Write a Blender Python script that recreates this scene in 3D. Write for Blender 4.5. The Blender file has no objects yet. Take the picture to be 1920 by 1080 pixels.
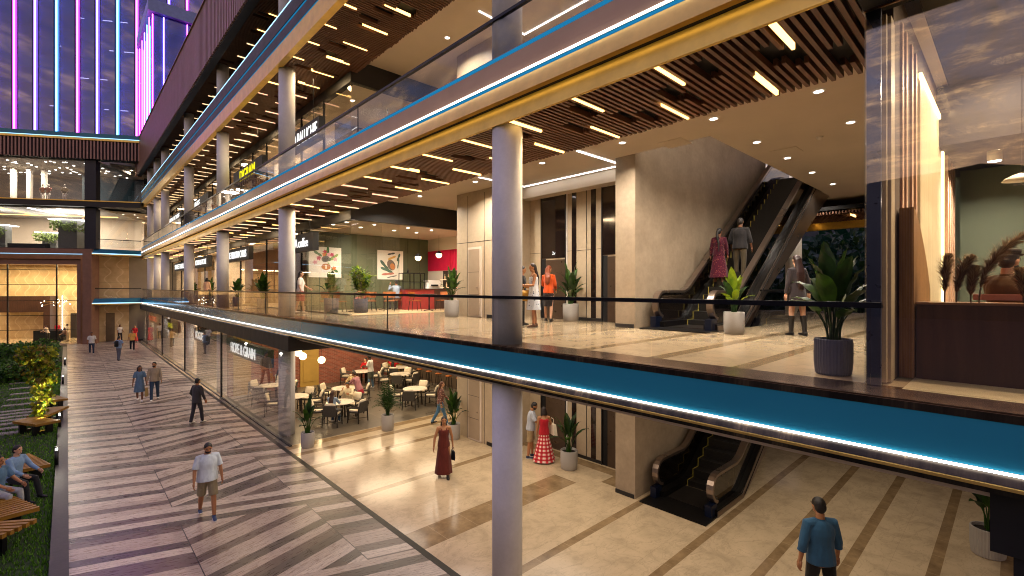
import bpy, bmesh, math, random
from mathutils import Vector, Matrix, Euler, noise
random.seed(7)
S=bpy.context.scene
COL=S.collection
PI=math.pi
CZ=5.45; FPX=889.0; CC,SS=.729,.6845
F1,F2,F3=4.41,9.6,14.8
def G(px,py,z=0.0):
    "point of the level plane z seen at pixel px,py of the photograph"
    d=FPX*(CZ-z)/(py-540); r=(px-960)/FPX*d
    return Vector((r*CC+d*SS,-r*SS+d*CC,z))
def at_Y(px,py,Y):
    k=(px-960)/FPX; X=Y*(SS+k*CC)/(CC-k*SS); d=X*SS+Y*CC
    return X,CZ-(py-540)/FPX*d
def at_X(px,py,X):
    k=(px-960)/FPX; Y=X*(CC-k*SS)/(SS+k*CC); d=X*SS+Y*CC
    return Y,CZ-(py-540)/FPX*d
def hx(h):
    h=h.lstrip('#'); o=[]
    for i in (0,2,4):
        c=int(h[i:i+2],16)/255
        o.append(c/12.92 if c<=.04045 else ((c+.055)/1.055)**2.4)
    return tuple(o)
# ---------------------------------------------------------------- node helper
class NT:
    def __init__(s,mat):
        s.t=mat.node_tree; s.n=s.t.nodes; s.l=s.t.links; s.n.clear()
    def new(s,typ,**kw):
        n=s.n.new(typ)
        for k,v in kw.items(): setattr(n,k,v)
        return n
    def put(s,sock,v):
        if isinstance(v,bpy.types.NodeSocket): s.l.new(v,sock)
        else:
            if isinstance(v,(tuple,list)) and len(v)==3 and sock.type=='RGBA': v=(*v,1)
            sock.default_value=v
    def math(s,op,a,b=0.0,c=0.0):
        n=s.new('ShaderNodeMath',operation=op); s.put(n.inputs[0],a); s.put(n.inputs[1],b); s.put(n.inputs[2],c); return n.outputs[0]
    def mix(s,f,a,b):
        n=s.new('ShaderNodeMix',data_type='RGBA'); s.put(n.inputs[0],f); s.put(n.inputs[6],a); s.put(n.inputs[7],b); return n.outputs[2]
    def pos(s):
        return s.new('ShaderNodeTexCoord').outputs['Object']
    def wpos(s):
        return s.new('ShaderNodeNewGeometry').outputs['Position']
    def sep(s,v):
        n=s.new('ShaderNodeSeparateXYZ'); s.put(n.inputs[0],v); return n.outputs
    def comb(s,x,y,z):
        n=s.new('ShaderNodeCombineXYZ'); s.put(n.inputs[0],x); s.put(n.inputs[1],y); s.put(n.inputs[2],z); return n.outputs[0]
    def noise(s,v,scale,detail=3,rough=.5,dist=0):
        n=s.new('ShaderNodeTexNoise'); s.put(n.inputs['Vector'],v); n.inputs['Scale'].default_value=scale
        n.inputs['Detail'].default_value=detail; n.inputs['Roughness'].default_value=rough; n.inputs['Distortion'].default_value=dist
        return n.outputs['Fac']
    def scale(s,v,x,y,z):
        n=s.new('ShaderNodeVectorMath',operation='MULTIPLY'); s.put(n.inputs[0],v); n.inputs[1].default_value=(x,y,z); return n.outputs[0]
    def ramp(s,f,stops):
        n=s.new('ShaderNodeValToRGB'); e=n.color_ramp.elements
        while len(e)<len(stops): e.new(.5)
        for q,(p,c) in zip(e,stops):
            q.position=p; q.color=(*c,1) if len(c)==3 else c
        s.put(n.inputs[0],f); return n.outputs[0]
    def bump(s,h,strength=.2,dist=.01):
        n=s.new('ShaderNodeBump'); n.inputs['Strength'].default_value=strength; n.inputs['Distance'].default_value=dist
        s.put(n.inputs['Height'],h); return n.outputs[0]
    def bsdf(s,col,rough=.5,metal=0,normal=None,spec=.5,**kw):
        n=s.new('ShaderNodeBsdfPrincipled'); s.put(n.inputs['Base Color'],col); s.put(n.inputs['Roughness'],rough)
        s.put(n.inputs['Metallic'],metal); n.inputs['Specular IOR Level'].default_value=spec
        if normal is not None: s.l.new(normal,n.inputs['Normal'])
        for k,v in kw.items(): s.put(n.inputs[k],v)
        return n.outputs[0]
    def out(s,sh):
        o=s.new('ShaderNodeOutputMaterial'); s.l.new(sh,o.inputs[0])
MATS={}
def mat(name):
    m=bpy.data.materials.new(name); m.use_nodes=True; MATS[name]=m; return m,NT(m)
def plain(name,col,rough=.5,metal=0,var=.12,sc=3.0,bump=0,bsc=40,spec=.5,**kw):
    if name in MATS: return MATS[name]
    if isinstance(col,str): col=hx(col)
    m,t=mat(name); p=t.pos()
    f=t.noise(p,sc,4,.6)
    dk=tuple(c*(1-var) for c in col); lt=tuple(min(1,c*(1+var)) for c in col)
    c=t.ramp(f,[(.3,dk),(.7,lt)])
    f2=t.noise(p,sc*2.7,2)
    r=t.math('MULTIPLY_ADD',f2,.16,max(0,rough-.08))
    nb=t.bump(t.noise(p,bsc,3),bump) if bump else None
    t.out(t.bsdf(c,r,metal,nb,spec,**kw)); return m
def glow(name,col,strength):
    m,t=mat(name); e=t.new('ShaderNodeEmission'); t.put(e.inputs[0],col); e.inputs[1].default_value=strength; t.out(e.outputs[0]); return m
def glassm(name,tint=(.97,.98,.98),base=.02,rough=.0,refl=(1,1,1),ior=1.5,dark=0.0,dcol=(0,0,0)):
    m,t=mat(name)
    g=t.new('ShaderNodeNewGeometry'); dp=t.new('ShaderNodeVectorMath',operation='DOT_PRODUCT'); t.l.new(g.outputs['Incoming'],dp.inputs[0]); t.l.new(g.outputs['Normal'],dp.inputs[1])
    c=t.math('SUBTRACT',1.0,t.math('ABSOLUTE',dp.outputs['Value'])); f0=((ior-1)/(ior+1))**2
    f=t.math('ADD',t.math('MULTIPLY_ADD',t.math('POWER',c,5.0),1-f0,f0),base); f.node.use_clamp=True
    tr=t.new('ShaderNodeBsdfTransparent'); t.put(tr.inputs[0],tint)
    gl=t.new('ShaderNodeBsdfGlossy'); t.put(gl.inputs[0],refl); gl.inputs['Roughness'].default_value=rough
    mx=t.new('ShaderNodeMixShader'); t.l.new(f,mx.inputs[0]); t.l.new(tr.outputs[0],mx.inputs[1]); t.l.new(gl.outputs[0],mx.inputs[2])
    o=mx.outputs[0]
    if dark:
        df=t.new('ShaderNodeBsdfDiffuse'); t.put(df.inputs[0],dcol)
        m2=t.new('ShaderNodeMixShader'); m2.inputs[0].default_value=dark
        t.l.new(o,m2.inputs[1]); t.l.new(df.outputs[0],m2.inputs[2]); o=m2.outputs[0]
    t.out(o); return m
# ---------------------------------------------------------------- mesh helper
class MB:
    def __init__(s): s.v=[]; s.f=[]; s.mi=[]; s.cur=0
    def add(s,vs,fs):
        b=len(s.v); s.v+= [tuple(v) for v in vs]
        for f in fs: s.f.append(tuple(b+i for i in f)); s.mi.append(s.cur)
        return s
    def box(s,x0,x1,y0,y1,z0,z1):
        return s.add([(x0,y0,z0),(x1,y0,z0),(x1,y1,z0),(x0,y1,z0),(x0,y0,z1),(x1,y0,z1),(x1,y1,z1),(x0,y1,z1)],
            [(3,2,1,0),(4,5,6,7),(0,1,5,4),(1,2,6,5),(2,3,7,6),(3,0,4,7)])
    def obox(s,c,ax,hs):
        "oriented box: centre, three axes, half sizes"
        c=Vector(c); a=[Vector(q).normalized()*h for q,h in zip(ax,hs)]
        vs=[c+a[0]*i+a[1]*j+a[2]*k for k in(-1,1) for j in(-1,1) for i in(-1,1)]
        return s.add(vs,[(2,3,1,0),(4,5,7,6),(0,1,5,4),(1,3,7,5),(3,2,6,7),(2,0,4,6)])
    def bar(s,a,b,w,h=None):
        a=Vector(a);b=Vector(b);d=(b-a); L=d.length
        if L<1e-6: return s
        d/=L; u=Vector((0,0,1)) if abs(d.z)<.95 else Vector((1,0,0)); x=d.cross(u).normalized(); y=x.cross(d)
        return s.obox((a+b)/2,(x,y,d),(w/2,(h or w)/2,L/2))
    def prism(s,prof,axis,t0,t1):
        "closed polygon of (a,b) pushed along an axis"
        def P(a,b,t): return (t,a,b) if axis=='x' else (a,t,b) if axis=='y' else (a,b,t)
        n=len(prof); vs=[P(a,b,t0) for a,b in prof]+[P(a,b,t1) for a,b in prof]
        fs=[(i,(i+1)%n,n+(i+1)%n,n+i) for i in range(n)]+[tuple(reversed(range(n))),tuple(range(n,2*n))]
        return s.add(vs,fs)
    def tube(s,pts,rs,n=8,flat=None,cap=True,ref=None):
        "sweep of ellipses (rx,ry) through points"
        pts=[Vector(p) for p in pts]; k=len(pts); vs=[]; fs=[]
        if not isinstance(rs,(list,tuple)): rs=[rs]*k
        pu=None
        for i,p in enumerate(pts):
            d=(pts[min(i+1,k-1)]-pts[max(i-1,0)])
            if d.length<1e-9: d=Vector((0,0,1))
            d.normalize()
            if pu is None:
                u=Vector(ref) if ref else (Vector((1,0,0)) if abs(d.x)<.9 else Vector((0,1,0)))
            else: u=pu
            u=(u-d*u.dot(d)).normalized(); pu=u; w=d.cross(u)
            r=rs[i]; rx,ry=r if isinstance(r,(list,tuple)) else (r,r)
            for j in range(n):
                a=2*PI*j/n; vs.append(p+u*(rx*math.cos(a))+w*(ry*math.sin(a)))
        for i in range(k-1):
            for j in range(n):
                fs.append((i*n+j,i*n+(j+1)%n,(i+1)*n+(j+1)%n,(i+1)*n+j))
        if cap: fs+= [tuple(reversed(range(n))),tuple(range((k-1)*n,k*n))]
        return s.add(vs,fs)
    def ball(s,c,r,n=10,m=7,rot=None):
        c=Vector(c); rx,ry,rz=r if isinstance(r,(list,tuple)) else (r,r,r); vs=[];fs=[]
        for i in range(m+1):
            t=PI*i/m
            for j in range(n):
                a=2*PI*j/n; v=Vector((rx*math.sin(t)*math.cos(a),ry*math.sin(t)*math.sin(a),rz*math.cos(t)))
                if rot is not None: v=rot@v
                vs.append(c+v)
        for i in range(m):
            for j in range(n): fs.append((i*n+j,(i+1)*n+j,(i+1)*n+(j+1)%n,i*n+(j+1)%n))
        return s.add(vs,fs)
    def lathe(s,prof,n=24,c=(0,0,0),cap=True,ribs=0,rd=0):
        vs=[];fs=[];k=len(prof)
        for i,(r,z) in enumerate(prof):
            for j in range(n):
                a=2*PI*j/n; q=r-(rd if ribs and j%2 and r>0.02 else 0)
                vs.append((c[0]+q*math.cos(a),c[1]+q*math.sin(a),c[2]+z))
        for i in range(k-1):
            for j in range(n): fs.append((i*n+j,i*n+(j+1)%n,(i+1)*n+(j+1)%n,(i+1)*n+j))
        if cap: fs+=[tuple(reversed(range(n))),tuple(range((k-1)*n,k*n))]
        return s.add(vs,fs)
    def mesh(s,name,mats=(),smooth=False):
        me=bpy.data.meshes.new(name); me.from_pydata(s.v,[],s.f)
        for m in (mats if isinstance(mats,(list,tuple)) else [mats]): me.materials.append(m)
        me.polygons.foreach_set('material_index',s.mi)
        if smooth: me.polygons.foreach_set('use_smooth',[True]*len(s.f))
        me.update(); return me
    def build(s,name,mats,parent=None,smooth=False):
        o=bpy.data.objects.new(name,s.mesh(name,mats,smooth)); COL.objects.link(o)
        if parent is not None: o.parent=parent
        return o
def tag(o,label,cat,group=None):
    o['label']=label; o['category']=cat
    if group: o['group']=group
    return o
def struct(o,kind='structure'):
    o['kind']=kind; return o
def thing(name,label,cat,loc=(0,0,0),rz=0,group=None):
    o=bpy.data.objects.new(name,None); COL.objects.link(o); o.location=loc; o.rotation_euler=(0,0,rz); o.empty_display_size=.1
    return tag(o,label,cat,group)
def dup(o,loc,rz=None,label=None,group=None,sc=None):
    def cp(a,par):
        c=a.copy(); COL.objects.link(c); c.parent=par
        for ch in list(a.children): cp(ch,c)
        return c
    r=cp(o,None); r.location=loc
    if rz is not None: r.rotation_euler=(0,0,rz)
    if label: r['label']=label
    if group: r['group']=group
    if sc: r.scale=(sc,sc,sc)
    return r
def lamp(name,loc,power,size,col=(1,.76,.5),parent=None,spread=None,sy=None,rot=(0,0,0),typ='AREA'):
    L=bpy.data.lights.new(name,typ); L.energy=power; L.color=col
    if typ=='AREA':
        L.size=size
        if sy: L.shape='RECTANGLE'; L.size_y=sy
        else: L.shape='DISK'
        if spread: L.spread=math.radians(spread)
    else: L.shadow_soft_size=size
    o=bpy.data.objects.new(name,L); COL.objects.link(o); o.location=loc; o.rotation_euler=rot
    if parent is not None: o.parent=parent
    return o
def text_mesh(s,size,depth,m,parent,loc,rot,name='lettering',width=None,height=None):
    c=bpy.data.curves.new('txt','FONT'); c.body=s; c.size=size; c.extrude=depth; c.align_x='CENTER'; c.align_y='CENTER'; c.space_character=.95; c.offset=0
    t=bpy.data.objects.new('txt',c); COL.objects.link(t)
    bpy.context.view_layer.update()
    dg=bpy.context.evaluated_depsgraph_get(); me=bpy.data.meshes.new_from_object(t.evaluated_get(dg))
    bpy.data.objects.remove(t); bpy.data.curves.remove(c)
    xs=[v.co.x for v in me.vertices]; ys=[v.co.y for v in me.vertices]
    sx=width/(max(xs)-min(xs)) if width else 1; sy=height/(max(ys)-min(ys)) if height else sx
    cx=(max(xs)+min(xs))/2; cy=(max(ys)+min(ys))/2
    for v in me.vertices: v.co.x=(v.co.x-cx)*sx; v.co.y=(v.co.y-cy)*sy
    me.materials.clear(); me.materials.append(m); me.name=name
    o=bpy.data.objects.new(name,me); COL.objects.link(o); o.parent=parent; o.location=loc; o.rotation_euler=rot
    return o
# ---------------------------------------------------------------- materials
def m_paving():
    m,t=mat('travertine_paving'); p=t.wpos(); x,y,z=t.sep(p)
    cid=t.math('FLOOR',t.math('DIVIDE',t.math('ADD',x,.6),2.5))
    par=t.math('FLOORED_MODULO',cid,2.0)
    wm=t.math('MULTIPLY_ADD',x,.35,y); wp=t.math('MULTIPLY_ADD',x,-.31,y)
    zone=t.math('LESS_THAN',t.math('FLOORED_MODULO',wm,4.6),1.25)
    useM=t.math('MAXIMUM',zone,t.math('SUBTRACT',1.0,par)); useP=t.math('SUBTRACT',1.0,useM)
    # planks of the two slants
    w=t.math('ADD',t.math('MULTIPLY',wm,useM),t.math('MULTIPLY',wp,useP))
    q=t.math('DIVIDE',w,.30); idx=t.math('FLOOR',q); fr=t.math('FRACT',q)
    blk=t.math('FLOOR',t.math('DIVIDE',wm,4.6))
    seed=t.math('ADD',idx,t.math('ADD',t.math('MULTIPLY',cid,t.math('MULTIPLY',t.math('SUBTRACT',1.0,zone),17.3)),t.math('MULTIPLY',useP,51.7)))
    k=t.math('FLOORED_MODULO',t.math('ADD',idx,t.math('MULTIPLY',useP,1.0)),3.0)
    wn=t.new('ShaderNodeTexWhiteNoise',noise_dimensions='1D'); t.put(wn.inputs[1],seed); r=wn.outputs[0]
    isd=t.math('MAXIMUM',t.math('MULTIPLY',t.math('LESS_THAN',k,.5),t.math('LESS_THAN',r,.93)),t.math('MULTIPLY',t.math('COMPARE',k,1.0,.5),t.math('LESS_THAN',r,.2)))
    wn2=t.new('ShaderNodeTexWhiteNoise',noise_dimensions='1D'); t.put(wn2.inputs[1],t.math('ADD',seed,311.0)); r2=wn2.outputs[0]
    sv=t.comb(t.math('MULTIPLY',x,4.0),t.math('MULTIPLY',w,22.0),idx)
    n1=t.noise(sv,1.0,5,.65); n2=t.noise(p,.7,3)
    lt=t.mix(r2,hx('#b8a592'),hx('#dccdb8')); lt=t.mix(t.ramp(n1,[(.3,(0,0,0)),(.75,(1,1,1))]),t.mix(.6,lt,hx('#7c685e')),lt)
    dk=t.mix(t.math('GREATER_THAN',r2,.62),hx('#57463d'),hx('#352b25'))
    dk=t.mix(t.math('MULTIPLY',n1,.3),dk,hx('#8a746a'))
    c=t.mix(isd,lt,dk)
    pit=t.noise(t.comb(t.math('MULTIPLY',x,16.0),t.math('MULTIPLY',w,55.0),idx),1.0,3,.7)
    c=t.mix(t.math('MULTIPLY',t.math('GREATER_THAN',pit,.6),.62),c,hx('#4c4038'))
    c=t.mix(t.math('MULTIPLY',t.math('LESS_THAN',n2,.42),.12),c,hx('#60504a'))
    joint=t.math('MAXIMUM',t.math('LESS_THAN',fr,.022),t.math('MULTIPLY',t.math('COMPARE',fr,.5,.011),t.math('SUBTRACT',1.0,isd)))
    seam=t.math('MULTIPLY',t.math('LESS_THAN',t.math('FRACT',t.math('DIVIDE',t.math('ADD',x,.6),2.5)),.0075),t.math('SUBTRACT',1.0,zone))
    c=t.mix(t.math('MULTIPLY',joint,.45),c,hx('#4a403a')); c=t.mix(seam,c,hx('#241f1d'))
    rg=t.math('MULTIPLY_ADD',n1,.22,.18)
    t.out(t.bsdf(c,rg,0,t.bump(t.math('SUBTRACT',n1,t.math('MULTIPLY',joint,.5)),.12,.004),.5)); return m
def m_marble(name,stripes,xcut=None,base='#cdb896',rough=.13):
    m,t=mat(name); p=t.wpos(); x,y,z=t.sep(p)
    d=t.noise(p,.8,4,.6)
    v=t.noise(t.comb(t.math('MULTIPLY_ADD',d,1.2,t.math('MULTIPLY',x,.75)),t.math('MULTIPLY_ADD',d,-.8,t.math('MULTIPLY',y,1.3)),0.0),1.5,6,.62,.8)
    vein=t.ramp(t.math('ABSOLUTE',t.math('SUBTRACT',v,.5)),[(0,(.6,.6,.6)),(.008,(.3,.3,.3)),(.03,(0,0,0))])
    cl=t.noise(p,1.6,5,.65,.4); b=hx(base)
    c=t.ramp(cl,[(.25,tuple(q*.72 for q in b)),(.5,b),(.8,tuple(min(1,q*1.15) for q in b))])
    sp=t.noise(t.scale(p,9,22,1),1,4,.7)
    c=t.mix(t.math('MULTIPLY',t.math('GREATER_THAN',sp,.6),.22),c,hx('#8d7a60'))
    c=t.mix(t.math('MULTIPLY',vein,t.math('MULTIPLY',cl,.75)),c,hx('#6b5d4c'))
    s=None
    for (a,b2,*xs) in stripes:
        q=t.math('COMPARE',y,(a+b2)/2,(b2-a)/2)
        if xs: q=t.math('MULTIPLY',q,t.math('COMPARE',x,(xs[0]+xs[1])/2,(xs[1]-xs[0])/2))
        s=q if s is None else t.math('MAXIMUM',s,q)
    if s is not None:
        st=t.ramp(t.noise(p,2.2,6,.7),[(.3,hx('#7a6448')),(.7,hx('#aa9069'))])
        jo=t.math('LESS_THAN',t.math('FRACT',t.math('DIVIDE',x,.86)),.014)
        st=t.mix(t.math('MULTIPLY',jo,.6),st,hx('#c4ae88'))
        c=t.mix(s,c,st)
    tj=t.math('MAXIMUM',t.math('LESS_THAN',t.math('FRACT',t.math('DIVIDE',x,1.72)),.0035),t.math('LESS_THAN',t.math('FRACT',t.math('DIVIDE',y,1.72)),.0035))
    c=t.mix(t.math('MULTIPLY',tj,.3),c,hx('#74644e'))
    t.out(t.bsdf(c,t.math('MULTIPLY_ADD',cl,.12,rough-.05),0,None,.5)); return m
def m_wood(name,c1,c2,rough=.45,axis='x',sc=1.0,spec=.4):
    m,t=mat(name); p=t.pos()
    k={'x':(1.2,14,14),'y':(14,1.2,14),'z':(14,14,1.2)}[axis]
    n=t.noise(t.scale(p,*[q*sc for q in k]),1,6,.6,.6); n2=t.noise(p,1.2*sc,3)
    c=t.ramp(t.math('MULTIPLY_ADD',n2,.35,t.math('MULTIPLY',n,.7)),[(.25,hx(c1)),(.75,hx(c2))])
    t.out(t.bsdf(c,rough,0,t.bump(n,.15,.004),spec)); return m
def m_stone(name,c,rough=.55,sc=1.3,var=.22,spec=.35):
    m,t=mat(name); p=t.wpos(); c=hx(c)
    a=t.noise(p,sc,6,.62); b=t.noise(p,sc*7,5,.7)
    k=t.math('MULTIPLY_ADD',b,.4,t.math('MULTIPLY',a,.65))
    col=t.ramp(k,[(.3,tuple(q*(1-var) for q in c)),(.7,tuple(min(1,q*(1+var)) for q in c))])
    t.out(t.bsdf(col,rough,0,t.bump(b,.1,.003),spec)); return m
def m_brick():
    m,t=mat('red_brick'); x,y,z=t.sep(t.wpos()); n=t.new('ShaderNodeTexBrick')
    t.put(n.inputs['Vector'],t.comb(t.math('ADD',x,y),z,0.0)); n.inputs['Scale'].default_value=1.0
    n.inputs['Brick Width'].default_value=.26; n.inputs['Row Height'].default_value=.075; n.inputs['Mortar Size'].default_value=.008
    n.inputs['Color1'].default_value=(*hx('#8d4a3a'),1); n.inputs['Color2'].default_value=(*hx('#5c2e28'),1); n.inputs['Mortar'].default_value=(*hx('#8a7468'),1)
    f=t.noise(t.wpos(),5,4); c=t.mix(t.math('MULTIPLY',f,.5),n.outputs[0],hx('#a86a54'))
    t.out(t.bsdf(c,.8,0,t.bump(n.outputs['Fac'],-.4,.01),.2)); return m
def m_tile():
    m,t=mat('grey_floor_tile'); p=t.wpos(); x,y,z=t.sep(p)
    j=t.math('MAXIMUM',t.math('LESS_THAN',t.math('FRACT',t.math('DIVIDE',x,1.2)),.008),t.math('LESS_THAN',t.math('FRACT',t.math('DIVIDE',y,1.2)),.008))
    ix=t.math('FLOOR',t.math('DIVIDE',x,1.2)); iy=t.math('FLOOR',t.math('DIVIDE',y,1.2))
    wn=t.new('ShaderNodeTexWhiteNoise',noise_dimensions='2D'); t.put(wn.inputs[0],t.comb(ix,iy,0.0))
    n=t.noise(p,1.4,5,.6)
    c=t.ramp(t.math('MULTIPLY_ADD',wn.outputs[0],.2,t.math('MULTIPLY',n,.8)),[(.25,hx('#4a443c')),(.75,hx('#6c6355'))])
    c=t.mix(t.math('MULTIPLY',j,.6),c,hx('#9a8f7c'))
    t.out(t.bsdf(c,t.math('MULTIPLY_ADD',n,.2,.2),0,None,.45)); return m
def m_cream_pattern():
    m,t=mat('cream_patterned_wall'); p=t.wpos(); x,y,z=t.sep(p)
    u=t.math('MULTIPLY_ADD',y,-.5,x)
    w=t.math('SINE',t.math('MULTIPLY',t.math('ADD',u,t.math('MULTIPLY',t.math('SINE',t.math('MULTIPLY',z,4.2)),.25)),6.5))
    n=t.noise(p,1.1,4)
    c=t.ramp(n,[(.3,hx('#c0a176')),(.7,hx('#dcc296'))])
    c=t.mix(t.math('MULTIPLY',t.math('GREATER_THAN',w,.93),.45),c,hx('#f0dcb4'))
    j=t.math('LESS_THAN',t.math('FRACT',t.math('DIVIDE',z,1.5)),.008)
    c=t.mix(j,c,hx('#8a7048'))
    t.out(t.bsdf(c,.6,0,None,.3)); return m
def m_leaf(name,c1,c2,rough=.45,sc=6):
    m,t=mat(name); p=t.pos(); o=t.new('ShaderNodeObjectInfo')
    n=t.noise(p,sc,3); c=t.ramp(n,[(.3,hx(c1)),(.7,hx(c2))])
    b=t.bsdf(c,rough,0,None,.4)
    tl=t.new('ShaderNodeBsdfTranslucent'); t.put(tl.inputs[0],c)
    mx=t.new('ShaderNodeMixShader'); mx.inputs[0].default_value=.25; t.l.new(b,mx.inputs[1]); t.l.new(tl.outputs[0],mx.inputs[2])
    t.out(mx.outputs[0]); return m
def m_check():
    m,t=mat('red_gingham'); x,y,z=t.sep(t.pos())
    u=t.math('MULTIPLY',t.math('ARCTAN2',x,y),.16)
    a=t.math('LESS_THAN',t.math('FRACT',t.math('DIVIDE',u,.09)),.5); b=t.math('LESS_THAN',t.math('FRACT',t.math('DIVIDE',z,.11)),.5)
    k=t.math('MULTIPLY',t.math('ADD',a,b),.5)
    t.out(t.bsdf(t.ramp(k,[(.1,hx('#f0dccf')),(.5,hx('#d0414a')),(.9,hx('#a8101c'))]),.8)); return m
def m_cloth(col,kind='',rough=.85):
    nm='cloth_'+col.strip('#')+kind
    if nm in MATS: return MATS[nm]
    m,t=mat(nm); p=t.pos(); c=hx(col)
    n=t.noise(t.scale(p,1,1,.45),9,3,.5,.6); n2=t.noise(p,220,1)
    cc=t.ramp(n,[(.3,tuple(q*.8 for q in c)),(.7,tuple(min(1,q*1.12) for q in c))])
    if kind=='dots':
        vo=t.new('ShaderNodeTexVoronoi'); t.put(vo.inputs['Vector'],p); vo.inputs['Scale'].default_value=14
        cc=t.mix(t.math('LESS_THAN',vo.outputs['Distance'],.22),cc,hx('#3c4a66'))
    if kind=='flower':
        vo=t.new('ShaderNodeTexVoronoi'); t.put(vo.inputs['Vector'],p); vo.inputs['Scale'].default_value=18
        cc=t.mix(t.math('LESS_THAN',vo.outputs['Distance'],.3),cc,hx('#c9a48c'))
    if kind=='sari':
        vo=t.new('ShaderNodeTexVoronoi'); t.put(vo.inputs['Vector'],p); vo.inputs['Scale'].default_value=24
        cc=t.mix(t.math('LESS_THAN',vo.outputs['Distance'],.25),cc,hx('#8a4a3a'))
    t.out(t.bsdf(cc,rough,0,t.bump(t.math('MULTIPLY_ADD',n,1.0,t.math('MULTIPLY',n2,.08)),.5,.02),.25,**{'Sheen Weight':.15})); return m
PAV=m_paving()
GSTR=[(1.0,1.19),(2.18,2.38),(3.27,3.46),(4.59,4.78),(6.45,6.65),(8.45,9.25,5.4,10.4),(11.68,11.9),(14.55,14.8),(15.95,16.25),(16.75,17.15),(0.02,.22),(-1.2,-1.0),(6.85,8.0,10.95,11.95),(8.0,14.2,11.55,11.95)]
MAR0=m_marble('cream_marble_ground',GSTR)
MAR1=m_marble('cream_marble_gallery',[(2.35,2.57),(3.57,3.8),(4.9,5.12),(6.9,7.15),(1.0,1.15),(8.6,8.85,9.5,12),(9.6,9.85),(12.2,12.45),(14.6,14.85),(16.6,16.9)],base='#c4ad8a',rough=.12)
TILE=m_tile(); BRICK=m_brick(); CREAM=m_cream_pattern()
TANF=m_stone('tan_shop_floor','#c3a77c',.35,2,.1)
CONC=m_stone('pale_concrete','#d6d7da',.6,2.2,.1)
STONE=m_stone('mottled_stone_cladding','#9f8e78',.55,1.2,.24)
STONEL=m_stone('pale_stone_cladding','#b5a389',.5,1.1,.16)
PLAST=plain('beige_plaster',(.68,.58,.47),.7,0,.05,.6)
PLASTB=plain('brown_plaster','#5c4a3e',.75,0,.1,.8)
DARKH=plain('charcoal_panel','#1d1b1b',.5,0,.15,1,0)
BLACK=plain('black_void','#060505',.8)
BLKM=plain('black_metal','#121318',.35,.4)
NAVY=plain('navy_rail_metal','#10131f',.32,.5)
GOLD=plain('brushed_gold_metal',(.74,.48,.13),.36,.65,.12,2.5,.05,60)
GOLDD=plain('pale_gold_metal',(.92,.6,.13),.34,.5,.12,2.5,.05,60)
COPPER=plain('copper_metal',(.42,.22,.13),.34,1,.14,2,.05,60)
COPPB=plain('copper_cladding',(.27,.145,.10),.45,.3,.12,2)
TRIM=plain('bronze_floor_trim',(.34,.21,.14),.22,1,.14,3)
BLUE=plain('blue_metallic_panel',(.03,.36,.58),.24,.4,.05,.3,**{'Coat Weight':1.0,'Coat Roughness':.12})
BLUEL=plain('blue_metal_ledge',(.015,.14,.24),.35,.3,.1,.8)
def m_streak():
    m,t=mat('dark_streaked_metal'); n=t.noise(t.scale(t.pos(),1,3.2,.05),1,5,.75)
    t.out(t.bsdf(t.ramp(n,[(.42,(.03,.025,.022)),(.58,(.07,.055,.042)),(.7,(.2,.15,.1))]),.3,.8)); return m
DKMET=m_streak()
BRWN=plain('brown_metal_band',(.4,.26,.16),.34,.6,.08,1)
SLAT=m_wood('dark_walnut_slat','#54382a','#7c5640',.5,'x',1)
WALN=m_wood('dark_walnut_veneer','#2f1f19','#54392c',.38,'z',.8)
OAK=m_wood('striped_oak_board','#6a4a2c','#a87c4c',.5,'z',1.4)
MWOOD=m_wood('pale_figured_veneer','#b79f7c','#e6d6b6',.3,'z',.35)
BENCHW=m_wood('oiled_bench_slat','#6a4614','#a07424',.5,'x',1.2)
GLASS=glassm('clear_glass',(.95,.96,.95),.015)
RAILG=glassm('railing_glass',(.95,.96,.97),.0,0,(1,1,1),1.4)
SHOPG=glassm('shopfront_glass',(.95,.95,.94),.01)
VITR=glassm('coated_vitrine_glass',(.92,.92,.92),.07,0,(1,.95,.92))
TOWG=glassm('tower_curtain_glass',(.55,.55,.8),.2,.02,(.8,.8,1),1.5,.36,hx('#3c38b4'))
LIFTG=plain('smoked_lift_glass','#241a16',.08,.2,.2,1,spec=.8)
ESCG=glassm('smoked_balustrade_glass',(.36,.33,.3),.05)
LED=glow('white_led',(1,.95,.9),7.0); LEDB=glow('blue_led_edge',(.02,.3,.62),.55); LEDC=glow('cool_led_band',(.35,.68,1),2.2)
WARM=glow('amber_strip_light',(1,.56,.16),4.2); WARM2=glow('pink_strip_light',(1,.52,.3),1.6); WHITE=glow('white_strip_light',(1,.66,.34),1.6)
LENS=glow('downlight_lens',(1,.93,.82),12); BULB=glow('globe_bulb',(1,.74,.36),7); SIGNW=glow('sign_lettering_white',(1,.98,.95),1.15)
SIGNY=glow('sign_lettering_yellow',(.95,.85,.02),1.0); SIGNR=glow('sign_lettering_red',(.9,.08,.03),1.2)
NPINK=glow('magenta_neon',(1,.1,.8),7); NVIO=glow('violet_neon',(.36,.22,1),6.5); NCYAN=glow('cyan_neon',(.12,.55,1),6.5)
BOLG=glow('bollard_lens',(1,.96,.85),5)
POTG=plain('pale_grey_pot','#a5a09a',.6,0,.06,3,.03); POTD=plain('slate_grey_pot','#5a5a66',.6,0,.06,3,.03); SOIL=plain('potting_soil','#1c140e',.95)
LEAF1=m_leaf('paddle_leaf_green','#16300c','#3c6418'); LEAF2=m_leaf('bright_leaf_green','#4a6a10','#93a81e'); LEAF3=m_leaf('palm_leaf_green','#142a10','#2f5420'); LEAFD=m_leaf('dark_gallery_leaf','#12240f','#2c4a1c')
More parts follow.
